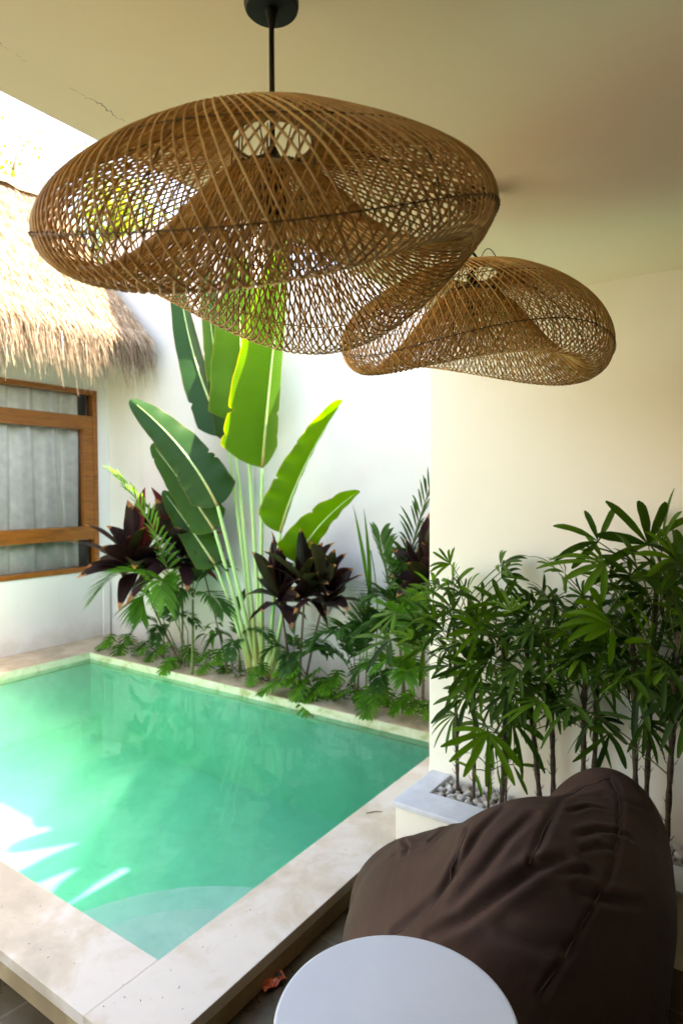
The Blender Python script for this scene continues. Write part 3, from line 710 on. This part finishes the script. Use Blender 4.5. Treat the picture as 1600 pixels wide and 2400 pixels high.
# ------------------------------------------------------------------ plants
def unit(v): v = np.array(v, float); return v/(np.linalg.norm(v)+1e-12)
def blade(mb, mid, side, wl, wr, foldl, foldr, shape, wav=0, wfreq=6, nu=5, ph=0, mi=0, curl=0):
    """leaf blade: mid = midrib points, side = rough left-to-right direction; wl / wr half widths; fold angles lift the halves"""
    mid = np.array(mid); n = len(mid); T = np.gradient(mid, axis=0); V = []; UV = []; cols = 2*nu+1
    for i in range(n):
        t = i/(n-1); tg = unit(T[i]); s = np.array(side, float); s = unit(s-tg*np.dot(s, tg)); nr = np.cross(s, tg); wsh = shape(t)
        for j in range(-nu, nu+1):
            q = abs(j)/nu; w_ = (wl if j < 0 else wr)*wsh*q; a = (foldl if j < 0 else foldr)+curl*q; sg = -1 if j < 0 else 1
            off = wav*wsh*q*q*math.sin(t*wfreq*6.28+ph+(1.3 if j < 0 else 0))
            V.append(mid[i]+s*sg*w_*math.cos(a)+nr*(w_*math.sin(a)+off)); UV.append((.5+j/(2*nu), t))
    F = [(i*cols+j, i*cols+j+1, (i+1)*cols+j+1, (i+1)*cols+j) for i in range(n-1) for j in range(cols-1)]
    mb.add(V, F, UV, mi)
def sh_paddle(t): return max(.012, min(1, (t/.10)**.55)*(max(0., 1-t)**.42)*1.12 if t > .0 else .03)
def sh_lance(t): return max(.02, (math.sin(PI*min(1, t**.75*.97+.03)))**.9)
def sh_strap(t): return max(.07, min(1., (t/.38)**.75)*min(1., ((1-t)/.26+.12)**.6))

def torn_paddle(seed):
    """paddle outline with a few wind splits and an uneven margin"""
    R = np.random.default_rng(900+seed); cuts = [(.15+.75*R.random(), .05+.16*R.random(), .006+.006*R.random()) for _ in range(2)]; a, b_ = R.random()*6, R.random()*6
    def f(t): return sh_paddle(t)*(1+.02*math.sin(t*23+a)+.006*math.sin(t*61+b_))*(1-sum(d*math.exp(-((t-c)/w_)**2) for c, d, w_ in cuts))
    return f
# traveller's palm ---------------------------------------------------------
tb = at(615, 1588, z=.085); tb.y = 3.62
trav = thing('travellers_palm', 'tall palm with huge paddle leaves fanning from the bed in front of the white wall', 'palm', tb)
LEAVES = [ # mat, blade base px,y ; ctrl px,y ; tip px,y ; wl, wr (px) ; folds ; foot px ; waviness
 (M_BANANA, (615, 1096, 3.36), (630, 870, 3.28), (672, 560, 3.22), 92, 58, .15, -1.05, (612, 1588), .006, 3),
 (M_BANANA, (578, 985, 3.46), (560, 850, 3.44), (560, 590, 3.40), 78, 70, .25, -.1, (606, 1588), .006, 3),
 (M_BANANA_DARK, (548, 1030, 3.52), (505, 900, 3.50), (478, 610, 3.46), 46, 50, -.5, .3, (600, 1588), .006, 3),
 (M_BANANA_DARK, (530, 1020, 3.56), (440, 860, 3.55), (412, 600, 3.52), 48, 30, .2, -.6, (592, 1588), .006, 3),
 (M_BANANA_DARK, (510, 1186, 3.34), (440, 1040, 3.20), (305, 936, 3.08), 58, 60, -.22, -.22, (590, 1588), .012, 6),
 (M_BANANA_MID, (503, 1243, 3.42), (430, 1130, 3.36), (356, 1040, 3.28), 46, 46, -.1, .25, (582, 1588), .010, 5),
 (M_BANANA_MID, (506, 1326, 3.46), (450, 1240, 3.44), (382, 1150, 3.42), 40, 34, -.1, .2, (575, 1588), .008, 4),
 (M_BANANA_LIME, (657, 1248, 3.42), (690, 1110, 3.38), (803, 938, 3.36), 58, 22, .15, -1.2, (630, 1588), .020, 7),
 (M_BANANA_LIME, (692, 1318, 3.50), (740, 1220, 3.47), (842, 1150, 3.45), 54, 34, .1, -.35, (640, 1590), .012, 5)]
for k, (mt, b0, b1, b2, wl, wr, fl, fr, ft, wv, wf) in enumerate(LEAVES):
    p0, p1, p2 = (np.array(at(q[0], q[1], y=q[2])) for q in (b0, b1, b2)); foot = np.array(at(ft[0], ft[1], z=.085)); foot[1] = 3.60+.02*math.sin(k*2)
    mp = pxm(p0); mid = bez(p0, p1, p2, 110)
    b = MB(); side = RT*1.0
    blade(b, mid, side, wl*mp, wr*mp, fl, fr, torn_paddle(k), wv, wf, 9, k*1.7, 0, -.10)
    leaf = b.build('leaf', mt, trav, smooth=True)
    b = MB(); ctl = foot+(p0-foot)*.55+np.array([(foot[0]-p0[0])*.10, 0, .02]); st = bez(foot, ctl, p0, 24)
    rr = np.interp(np.linspace(0, 1, 24), [0, .12, .5, 1], [.024, .019, .0150, .0115])
    b.tube(st.tolist(), rr, 10); 
    nrm = unit(np.cross(RT, unit(p2-p0))); b.tube((mid-FW*.0025).tolist()[0:104:3], np.linspace(.0105, .0016, 35), 8)
    child = b.build('stalk', M_STALK, None, smooth=True); child.parent = leaf
b = MB()
for k in range(9):                                       # boat-shaped sheaths at the foot
    a = (k-4)*.035; b.tube([(tb.x+a*.8, 3.585+.02*(k % 2), .07), (tb.x+a*1.1, 3.585, .18), (tb.x+a*1.6, 3.60, .34)], [.028, .020, .010], 8)
b.build('leaf_base', M_STALK, trav, smooth=True)

# cordylines -----------------------------------------------------------------
def cordyline(label, foot, heads, n, L, seed, mats, canes=True, spread=1., cat='shrub'):
    R = np.random.default_rng(seed); t = thing('cordyline', label, cat, foot, 'dark leaved cordylines'); f0 = np.array(foot)
    b = MB(); mbs = [MB() for _ in mats]
    for h in heads:
        h = np.array(h); b.tube(bez(f0+[R.normal(0, .03), R.normal(0, .01), 0], (f0+h)/2+[R.normal(0, .03), 0, .02], h+[0, 0, .05], 12).tolist(), np.linspace(.010, .007, 12), 6)
        for k in range(n):
            q = k/n; a = k*2.4+R.normal(0, .25); e = 1.4-1.6*q+R.normal(0, .24); ll = L*(.58+.6*R.random())*(1-.25*abs(q-.4))
            d = np.array([math.cos(a)*math.cos(e), .62*math.sin(a)*math.cos(e), math.sin(e)]); d = unit(d); base = h+[0, 0, .07-.14*q]
            p1 = base+d*ll*.55+[0, 0, .03]; p2 = base+d*ll+np.array([0, 0, -ll*(.02+.40*q*R.random()+.1*R.random())])
            if p2[1] > BY-.02: p2[1] = BY-.02
            if p1[1] > BY-.03: p1[1] = BY-.03
            wv = L*.135*(.85+.4*R.random()); side = unit(np.cross(d, [0, 0, 1])+R.normal(0, .35, 3))
            mi = R.choice(len(mats), p=[.74, .22, .04]) if q > .2 else R.choice(len(mats), p=[.6, .2, .2])
            blade(mbs[mi], bez(base, p1, p2, 14), side, wv, wv, .35, .35, sh_lance, .006, 2.2, 2, R.random()*6)
    b.build('stem', M_BROWNSTEM, t, smooth=True)
    al = MB(); 
    for i, m_ in enumerate(mbs):
        o = len(al.v); al.v += m_.v; al.f += [tuple(x+o for x in f) for f in m_.f]; al.uv += m_.uv; al.mi += [i]*len(m_.f)
    al.build('foliage', mats, t, smooth=True)
V3 = lambda v: tuple(v)
CM = [M_CORDY, M_CORDY_OLIVE, M_CORDY_RED]
cordyline('maroon cordyline with a red young leaf standing before the villa window', V3(at(420, 1560, z=.085)), [V3(at(318, 1325, y=3.38)), V3(at(425, 1300, y=3.56))], 32, .58, 21, CM)
cordyline('blackish green cordyline with browned leaf tips right of the tall palm stalks', V3(at(700, 1605, z=.085)), [V3(at(655, 1400, y=3.44)), V3(at(715, 1385, y=3.50)), V3(at(765, 1400, y=3.56))], 20, .43, 22, [M_CORDY, M_CORDY_OLIVE, M_CORDY])
cordyline('maroon cordyline half hidden by the end of the cream wall', V3(at(985, 1660, z=.085)), [V3(at(1000, 1370, y=3.5))], 26, .40, 23, [M_CORDY, M_CORDY_OLIVE, M_CORDY])

# arecas ----------------------------------------------------------------------
def frond(mb, st, p0, p1, p2, L, n, R, tip_lean=.5, wd=.0085, drop=.35, mi=0):
    mid = bez(p0, p1, p2, 30); st.tube(mid.tolist(), np.linspace(.0045, .0012, 30), 5); T = np.gradient(mid, axis=0)
    ext = unit(p2-np.array(p1))
    for k in range(n):
        t = .22+.78*k/(n-1); i = min(29, int(t*29)); c = mid[i]; tg = unit(T[i])
        sd_ = unit(np.cross(tg, [0, 0, 1])+1e-6); upv = unit(np.cross(sd_, tg))
        ll = L*(.55+.6*math.sin(PI*min(1, (t-.22)/.78*.85+.12)))*(.92+.16*R.random())
        for sg in (-1, 1):
            d = unit(sd_*sg*(.85-.35*t)+tg*(tip_lean+.55*t)+upv*(.22+R.normal(0, .06))); e = c+d*ll; e = e+np.array([0, 0, -drop*ll*(.5+.5*R.random())])
            if e[1] > BY-.01: e[1] = BY-.01
            m_ = c+d*ll*.5+np.array([0, 0, .02*ll]); m_[1] = min(m_[1], BY-.015)
            blade(mb, bez(c, m_, e, 6), np.cross(d, upv), wd, wd, .25, .25, sh_lance, 0, 1, 1, 0, mi)
def areca(label, foot, fronds, seed, mat, L=.17, n=26, stems=None, wd=.011):
    R = np.random.default_rng(seed); t = thing('areca_palm', label, 'palm', foot, 'feather palms in the back bed'); mb = MB(); st = MB(); f0 = np.array(foot)
    if stems:
        for q in stems: st.tube(bez(f0, (f0+np.array(q))/2+[.01, 0, 0], q, 12).tolist(), np.linspace(.013, .008, 12), 7)
    for (p0, p1, p2) in fronds:
        base = f0+[R.normal(0, .012), R.normal(0, .012), 0]
        if not stems: st.tube(bez(base, (base+np.array(p0))/2, p0, 8).tolist(), np.linspace(.006, .0045, 8), 5)
        frond(mb, st, np.array(p0), np.array(p1), np.array(p2), L, n, R, wd=wd)
    st.build('stem', M_GREENCANE, t, smooth=True); mb.build('foliage', mat, t, smooth=True)
A = lambda x, y, d: np.array(at(x, y, y=d))
areca('bright green feather palm arching in front of the maroon cordyline, beside the villa wall', V3(at(435, 1568, z=.085)),
      [(A(425, 1500, 3.5), A(395, 1230, 3.35), A(268, 1112, 2.95)), (A(430, 1500, 3.48), A(330, 1240, 3.2), A(222, 1400, 3.0)), (A(440, 1480, 3.5), A(360, 1280, 3.3), A(385, 1410, 3.15)), (A(400, 1490, 3.5), A(330, 1330, 3.4), A(330, 1440, 3.3))], 31, M_ARECA, .23, 32, None, .013)
areca('young feather palm with a thick green stem left of the tall palm stalks', V3(at(450, 1585, z=.085)),
      [(A(452, 1400, 3.55), A(440, 1330, 3.5), A(385, 1300, 3.4)), (A(452, 1400, 3.55), A(480, 1300, 3.55), A(530, 1330, 3.5)), (A(452, 1400, 3.55), A(430, 1360, 3.4), A(410, 1420, 3.3)), (A(452, 1400, 3.55), A(490, 1370, 3.45), A(520, 1430, 3.4)), (A(452, 1400, 3.55), A(455, 1300, 3.6), A(470, 1250, 3.65))], 32, M_ARECA_DARK, .19, 26, [A(452, 1405, 3.55)])
areca('low dark feather palm between the cordyline and the cream wall', V3(at(835, 1640, z=.085)),
      [(A(832, 1600, 3.5), A(800, 1440, 3.4), A(740, 1500, 3.25)), (A(832, 1600, 3.5), A(830, 1430, 3.45), A(790, 1480, 3.2)), (A(838, 1590, 3.5), A(880, 1400, 3.5), A(900, 1450, 3.4)), (A(840, 1590, 3.5), A(850, 1420, 3.6), A(870, 1400, 3.6)), (A(830, 1590, 3.5), A(790, 1500, 3.4), A(725, 1530, 3.3))], 33, M_ARECA_DARK, .19, 30)
areca('tall feather palm rising behind the end of the cream wall', V3(at(945, 1650, z=.085)),
      [(A(950, 1480, 3.6), A(930, 1330, 3.6), A(1025, 1100, 3.6)), (A(935, 1500, 3.6), A(900, 1330, 3.55), A(890, 1260, 3.5)), (A(950, 1480, 3.6), A(930, 1380, 3.5), A(880, 1400, 3.4)), (A(960, 1480, 3.6), A(960, 1380, 3.6), A(930, 1330, 3.5)), (A(940, 1520, 3.55), A(920, 1420, 3.4), A(860, 1470, 3.3))], 34, M_ARECA_DARK, .26, 30)
areca('lime green feather palm low against the end of the cream wall', V3(at(965, 1668, z=.085)),
      [(A(965, 1600, 3.45), A(960, 1440, 3.4), A(900, 1420, 3.2)), (A(965, 1600, 3.45), A(990, 1430, 3.4), A(985, 1400, 3.3)), (A(960, 1610, 3.45), A(940, 1520, 3.3), A(880, 1560, 3.1)), (A(970, 1620, 3.45), A(960, 1540, 3.3), A(950, 1590, 3.1))], 35, M_ARECA, .20, 28)
for fx, fy, sd, lab in ((385, 1545, 36, 'small dark feather palm under the maroon cordyline'), (690, 1610, 37, 'small dark feather palm among the stems of the blackish cordyline'), (905, 1650, 38, 'small dark feather palm beside the tall one at the wall end'), (560, 1580, 39, 'small dark feather palm against the foot of the tall palm stalks')):
    areca(lab, V3(at(fx, fy, z=.085)), [(A(fx, fy-60, 3.6), A(fx-40, fy-130, 3.5), A(fx-75, fy-60, 3.42)), (A(fx, fy-60, 3.6), A(fx+35, fy-140, 3.55), A(fx+75, fy-80, 3.45)), (A(fx, fy-60, 3.6), A(fx-5, fy-150, 3.62), A(fx+15, fy-190, 3.62)), (A(fx, fy-50, 3.6), A(fx-10, fy-110, 3.45), A(fx-20, fy-40, 3.3))], sd, M_ARECA_DARK, .12, 20)
# young unopened spears
t = thing('palm_spear', 'pair of tall unopened palm spears standing before the white wall', 'palm', V3(at(858, 1640, z=.085))); b = MB(); st = MB()
for (x0, y0, x1, y1) in ((866, 1400, 826, 1180), (868, 1400, 852, 1190)):
    p0, p2 = A(x0, y0, 3.6), A(x1, y1, 3.58); blade(b, bez(p0, (p0+p2)/2+[.02, 0, 0], p2, 16), RT, .020, .020, .9, .9, sh_lance, .0, 1, 2)
st.tube(bez(np.array(at(858, 1640, z=.085)), A(856, 1520, 3.58), A(867, 1405, 3.6), 12).tolist(), .005, 6)
st.tube(bez(np.array(at(858, 1640, z=.085)), A(905, 1460, 3.58), A(868, 1290, 3.6), 12).tolist(), .004, 6)
st.build('stem', M_GREENCANE, t, smooth=True); b.build('foliage', M_ARECA, t, smooth=True)

# split-leaf philodendrons ------------------------------------------------------
def philo(label, foot, n, size, seed, lean=(0, -1)):
    R = np.random.default_rng(seed); t = thing('philodendron', label, 'plant', foot, 'split leaf philodendrons along the bed edge'); mb = MB(); st = MB(); f0 = np.array(foot)
    for k in range(n):
        a = -PI/2+(k-(n-1)/2)*2.6/n+R.normal(0, .25); e = .35+.8*R.random(); L = size*(1.0+.7*R.random())
        d = np.array([math.cos(a)*math.cos(e), math.sin(a)*math.cos(e), math.sin(e)]); p = f0+d*L
        if p[1] > BY-.1: p[1] = BY-.1
        st.tube(bez(f0, f0+d*L*.5+[0, 0, .05], p, 8).tolist(), .003, 5)
        ax = unit(np.array([math.cos(a), math.sin(a), -.35-.5*R.random()])); sd_ = unit(np.cross(ax, [0, 0, 1])); nr = np.cross(sd_, ax); S_ = size*(.75+.5*R.random())
        for q in range(6):                               # finger lobes off a midrib, both sides
            tq = q/5; c = p+ax*S_*tq*.8
            for sg in (-1, 1):
                dd = unit(sd_*sg*(1-.5*tq)+ax*(.15+.9*tq)+nr*.12); ll = S_*(.56*math.sin(PI*(.22+.62*tq)))*(.9+.2*R.random()); e2 = c+dd*ll-np.array([0, 0, .18*ll])
                blade(mb, bez(c, c+dd*ll*.5, e2, 6), np.cross(dd, nr), S_*.066, S_*.066, .1, .1, lambda t_: max(.25, .6+.4*math.sin(PI*t_*1.05)) if t_ < .95 else .3, .002, 2, 1, R.random()*6)
        blade(mb, bez(p, p+ax*S_*.5, p+ax*S_*1.05, 8), sd_, S_*.12, S_*.12, .2, .2, sh_lance, 0, 1, 1)
    st.build('stem', M_GREENCANE, t, smooth=True); mb.build('foliage', M_PHILO, t, smooth=True)
for k, (x, y, dy, n, sz, lab) in enumerate([
    (290, 1512, 3.56, 6, .14, 'split leaf philodendron at the far end of the bed by the villa corner'),
    (375, 1530, 3.56, 6, .13, 'split leaf philodendron under the arching bright green feather palm'),
    (430, 1560, 3.53, 5, .14, 'split leaf philodendron spilling over the deck at the thick green palm stem'),
    (520, 1580, 3.60, 5, .14, 'small split leaf philodendron just left of the tall palm foot'),
    (615, 1580, 3.545, 4, .12, 'split leaf philodendron growing right at the foot of the tall palm'),
    (735, 1625, 3.53, 8, .17, 'split leaf philodendron below the blackish cordyline, hanging over the pool edge'),
    (800, 1640, 3.53, 6, .15, 'split leaf philodendron below the low dark feather palm'),
    (885, 1655, 3.53, 6, .14, 'split leaf philodendron between the low dark feather palm and the wall end'),
    (1000, 1690, 3.52, 5, .14, 'split leaf philodendron cut off by the end of the cream wall')]):
    q = at(x, y, y=dy); philo(lab, (q.x, dy, .085), n, sz, 60+k)
# broad-leaved seedling on a thin brown stem
t = thing('seedling', 'thin brown stemmed seedling with drooping broad green leaves left of the tall palm', 'plant', V3(at(535, 1580, z=.085))); st = MB(); mb = MB()
st.tube(bez(np.array(at(535, 1585, z=.085)), A(515, 1480, 3.6), A(480, 1350, 3.6), 14).tolist(), .006, 6); R = np.random.default_rng(9)
for k in range(9):
    c = A(500+R.normal(0, 8), 1470+R.normal(0, 12), 3.58); d = unit([R.normal(0, 1), -abs(R.normal(0, .5)), -.3+R.normal(0, .4)]); blade(mb, bez(c, c+d*.06+[0, 0, .02], c+d*.13-[0, 0, .04], 8), np.cross(d, [0, 0, 1]), .022, .022, .2, .2, sh_lance, .003, 2, 2)
st.build('stem', M_BROWNSTEM, t, smooth=True); mb.build('foliage', M_PHILO, t, smooth=True)

# lady palms in the planter -------------------------------------------------------
def fan(mb, st, c, ax, nrm, L, n, R, mi, petiole_from, wd=1.):
    st.tube(bez(petiole_from, (petiole_from+c)/2+[0, 0, .02], c, 7).tolist(), .0022, 4)
    sd_ = unit(np.cross(ax, nrm)); sp = 2.2+R.random()*.9
    for k in range(n):
        a = (k-(n-1)/2)*sp/max(1, n-1)+R.normal(0, .06); d = unit(ax*math.cos(a)+sd_*math.sin(a)+nrm*R.normal(.05, .10)); ll = L*(.80+.28*R.random())*(1-.12*abs(a))
        p1 = c+d*ll*.55+nrm*.012; p2 = c+d*ll-np.array([0, 0, ll*(.06+.30*R.random())])
        if p2[1] > WY-.01: p2[1] = WY-.01
        if p1[1] > WY-.015: p1[1] = WY-.015
        w_ = L*.058*(.8+.45*R.random())*wd
        blade(mb, bez(c, p1, p2, 9), np.cross(d, nrm), w_, w_, .22, .22, sh_strap, .0, 1, 2, 0, mi)
def lady_palm(label, foot, top, leaves, seed, r=.008):
    R = np.random.default_rng(seed); t = thing('lady_palm', label, 'palm', V3(foot), 'lady palms in the white planter'); f0 = np.array(foot); tp = np.array(top); cane = MB(); st = MB(); mbs = MB()
    line = bez(f0, (f0+tp)/2+[R.normal(0, .015), R.normal(0, .006), 0], tp, 26); rr = r*(1+.18*np.sin(np.arange(26)*1.9)); cane.tube(line.tolist(), rr, 8)
    for k in range(34):                                  # fibrous sheath wisps
        i = R.integers(3, 25); c = line[i]; a = R.random()*6.28; d = np.array([math.cos(a)*.35, math.sin(a)*.35, 1]); cane.tube([c, c+d*.014+[math.cos(a)*r, math.sin(a)*r, 0], c+d*.03+[math.cos(a)*.012, math.sin(a)*.012, 0]], [.002, .0014, .0005], 4)
    for (dx, dz, L, n, lime, up) in leaves:
        c = tp+dx*RT+np.array([0, 0, dz])+np.array([0, -abs(R.normal(.05, .04)), 0])
        c[1] = min(c[1], WY-.03); h = np.array([dx*RT[0], dx*RT[1], 0]); ax = unit(h*1.3/(abs(dx)+.05)+np.array([0, -.15+R.normal(0, .2), up])); nrm = unit(np.array([-.35*FW[0], -.35*FW[1], .75])+R.normal(0, .5, 3)); nrm = unit(nrm-ax*np.dot(nrm, ax))
        i = min(25, max(10, int(25+dz*30-4))); fan(mbs, st, c, ax, nrm, L, n, R, 1 if lime else 0, line[i])
    cane.build('cane', M_CANE, t, smooth=True); st.build('petiole', M_GREENCANE, t, smooth=True); mbs.build('foliage', [M_RHAPIS, M_RHAPIS_LIME], t, smooth=True)
def auto_leaves(R, n, spread, lo, hi, L, lime=.25):
    out = []
    for k in range(n):
        dx = R.normal(0, spread); dz = lo+(hi-lo)*R.random(); q = (dz-lo)/(hi-lo+1e-9)
        out.append((dx, dz, L*(.75+.55*R.random()), R.integers(4, 8), R.random() < lime*(.4+q), -.75+1.6*q+R.normal(0, .25)))
    return out
PALMS = [ # foot px, top px, y, n, spread, lo, hi, L, label
 ((1072, 1848), (1062, 1440), 2.44, 9, .085, -.22, .10, .155, 'slender lady palm cane nearest the free end of the cream wall'),
 ((1108, 1860), (1098, 1400), 2.40, 10, .09, -.20, .12, .16, 'second lady palm cane from the free end of the wall, brown and straight'),
 ((1172, 1880), (1176, 1480), 2.38, 12, .10, -.30, .10, .165, 'dark lady palm cane standing in the visible pebbles before the beanbag'),
 ((1272, 1880), (1232, 1500), 2.40, 10, .10, -.26, .10, .165, 'thick fibrous lady palm cane leaning left just behind the beanbag edge'),
 ((1296, 1880), (1280, 1450), 2.44, 10, .10, -.24, .10, .165, 'lady palm cane crossing behind the leaning fibrous cane'),
 ((1365, 1880), (1372, 1480), 2.42, 11, .10, -.26, .10, .17, 'straight lady palm cane left of the beanbag peak'),
 ((1385, 1880), (1400, 1420), 2.46, 10, .09, -.20, .10, .17, 'lady palm cane paired with the straight one behind the beanbag peak'),
 ((1490, 1900), (1480, 1450), 2.40, 12, .11, -.30, .12, .19, 'lady palm cane just right of the beanbag peak'),
 ((1510, 1900), (1540, 1330), 2.45, 9, .09, -.20, .10, .22, 'tallest lady palm with long spiky leaves near the picture edge'),
 ((1560, 1900), (1590, 1480), 2.36, 11, .11, -.30, .12, .19, 'lady palm above the pebbles right of the beanbag'),
 ((1640, 1900), (1630, 1400), 2.40, 10, .12, -.30, .12, .20, 'lady palm farthest along the planter towards the porch')]
for k, (ft, tp, y, n, spr, lo, hi, L, lab) in enumerate(PALMS):
    R = np.random.default_rng(100+k); f = at(ft[0], ft[1], y=y); f = Vector((f.x, y, .21)); tpp = at(tp[0], tp[1], y=y-.02)
    lv = auto_leaves(R, int(n*2.0), spr*1.18, lo-.04, hi+.03, L*.80)
    if k == 8: lv += [(-.03, .08, .27, 6, False, 1.2), (.02, .06, .25, 5, False, 1.4), (-.06, .02, .24, 4, False, .5)]
    if k == 0: lv += [(-.05, .10, .14, 5, True, .9), (.02, .12, .16, 4, True, 1.3)]
    lady_palm(lab, f, tpp, lv, 200+k, .0075 if k < 2 else .0095)
# low shoots
lady_palm('short young lady palm shoot with a few broad leaves in the pebbles', Vector((at(1145, 1890, y=2.36).x, 2.36, .215)), at(1150, 1790, y=2.35), [(-.06, -.02, .10, 2, True, -.6), (.05, .03, .11, 3, False, .4), (.09, .0, .12, 3, False, .1), (-.05, .05, .09, 3, False, .2), (.0, -.03, .10, 1, True, -1.2)], 250, .0045)
lady_palm('low lady palm fan of narrow splayed leaves before the dark cane', Vector((at(1185, 1895, y=2.33).x, 2.33, .215)), at(1190, 1700, y=2.32), [(-.02, .02, .19, 7, True, -.8), (.04, .04, .18, 6, False, -.9), (-.08, .0, .15, 5, True, -.4)], 251, .004)

# banana growing behind the back wall; its leaves hang over the wall and shade the pool
bt = thing('banana_plant', 'banana plant growing behind the white wall, its leaves hanging over the pool', 'plant', (-1.0, 4.6, 0)); b = MB()
b.tube([(-1.0, 4.6, 0), (-1.02, 4.62, 1.6), (-1.0, 4.6, 3.1)], [.11, .09, .06], 12); b.build('trunk', M_GREENCANE, bt, smooth=True)
for k, (x, y, z) in enumerate(((-1.55, 3.65, 3.35), (-1.2, 3.3, 3.3), (-2.1, 4.3, 3.5), (-.6, 3.6, 3.7), (-1.6, 5.2, 3.7))):
    b = MB(); p = np.array([-1.0, 4.6, 3.05]); e = np.array([x, y, z]); blade(b, bez(p, (p+e)/2+[0, 0, .45], e, 26), np.cross(e-p, [0, 0, 1]), .16, .16, .2, .2, sh_paddle, .01, 5, 4, k); b.build('leaf', M_BANANA, bt, smooth=True)
# ------------------------------------------------------------------ gravel in the back bed
b = MB(); R = np.random.default_rng(77)
for k in range(3800):
    x = -4.95+3.7*R.random(); y = BED+.006+(BY-BED-.02)*R.random(); s = .006+.008*R.random()
    V = []
    for i, (zz, rr) in enumerate(((-.5, .6), (.15, 1), (.7, .55))):
        for j in range(5): a = 2*PI*j/5+i*.5; V.append((x+s*rr*math.cos(a)*(1+R.normal(0, .15)), y+s*rr*math.sin(a)*(1+R.normal(0, .15)), .088+s*.4+s*zz*.75))
    F = [(i*5+j, i*5+(j+1) % 5, i*5+5+(j+1) % 5, i*5+5+j) for i in range(2) for j in range(5)]+[(10, 11, 12, 13, 14)]
    b.add(V, F)
tag(b.build('gravel', M_GRAVEL), kind='stuff')

# ------------------------------------------------------------------ small things
M_ORANGE = simple('orange_wrapper_foil', (.62, .13, .05), .35); M_DRY = simple('dry_leaf', (.30, .17, .06), .8); M_DARKP = simple('wrapper_print', (.03, .012, .01), .4)
c = at(640, 2302, z=.012); e = unit(np.array(at(680, 2275, z=.012))-np.array(c)); e[2] = 0; s_ = np.array([-e[1], e[0], 0])
wr = thing('snack_wrapper', 'crumpled orange wrapper lying on the dark floor against the pool kerb', 'wrapper', c); G = []; Rg = np.random.default_rng(3)
for i in range(9):
    G.append([tuple(np.array(c)+e*(i-4)*.0105+s_*(j-2)*.008+np.array([0, 0, .006*math.sin(i*1.3+j)+.004*Rg.random()])) for j in range(5)])
b = MB(); b.grid(G); b.build('foil', M_ORANGE, wr, solid=.002)
q = np.array(c)+e*.022+np.array([0, 0, .013]); b = MB(); b.lathe([(0, .002), (.007, .0015), (.009, 0)], tuple(q), 14); b.build('printed_spot', M_DARKP, wr)
def dry_leaf(p, L, a, label, group=None):
    b = MB(); d = np.array([math.cos(a), math.sin(a), .15]); p = np.array(p); blade(b, bez(p, p+d*L*.5+[0, 0, L*.2], p+d*L, 8), np.cross(d, [0, 0, 1]), L*.22, L*.22, .5, .5, sh_lance, .002, 2, 2)
    tag(b.build('dry_leaf', M_DRY, smooth=True), label, 'leaf', group)
dry_leaf(at(1140, 2275, z=.24), .05, 1.2, 'curled tan dry leaf caught between the round table and the beanbag')
p0 = np.array(at(858, 1906, z=COPE+.003)); p1 = np.array(at(896, 1902, z=COPE+.003)); b = MB(); b.tube([p0, (p0+p1)/2+[0, .004, .002], p1], [.0015, .002, .001], 5)
tag(b.build('twig', M_BROWNSTEM), 'short thin brown twig on the pale coping near the planter corner', 'twig')
b = MB(); R = np.random.default_rng(5)
for k in range(26):
    if R.random() < .5: x = OX-.02-.2*R.random(); y = OY+1.5*R.random()
    else: x = -2.4+1.1*R.random(); y = OY+.02+.2*R.random()
    a = R.random()*6; l = .003+.006*R.random(); b.add([(x, y, COPE+.002), (x+l*math.cos(a), y+l*math.sin(a), COPE+.003), (x+l*math.cos(a)-.002*math.sin(a), y+l*math.sin(a)+.002*math.cos(a), COPE+.002), (x-.002*math.sin(a), y+.002*math.cos(a), COPE+.002)], [(0, 1, 2, 3)])
tag(b.build('litter', M_BROWNSTEM), kind='stuff')
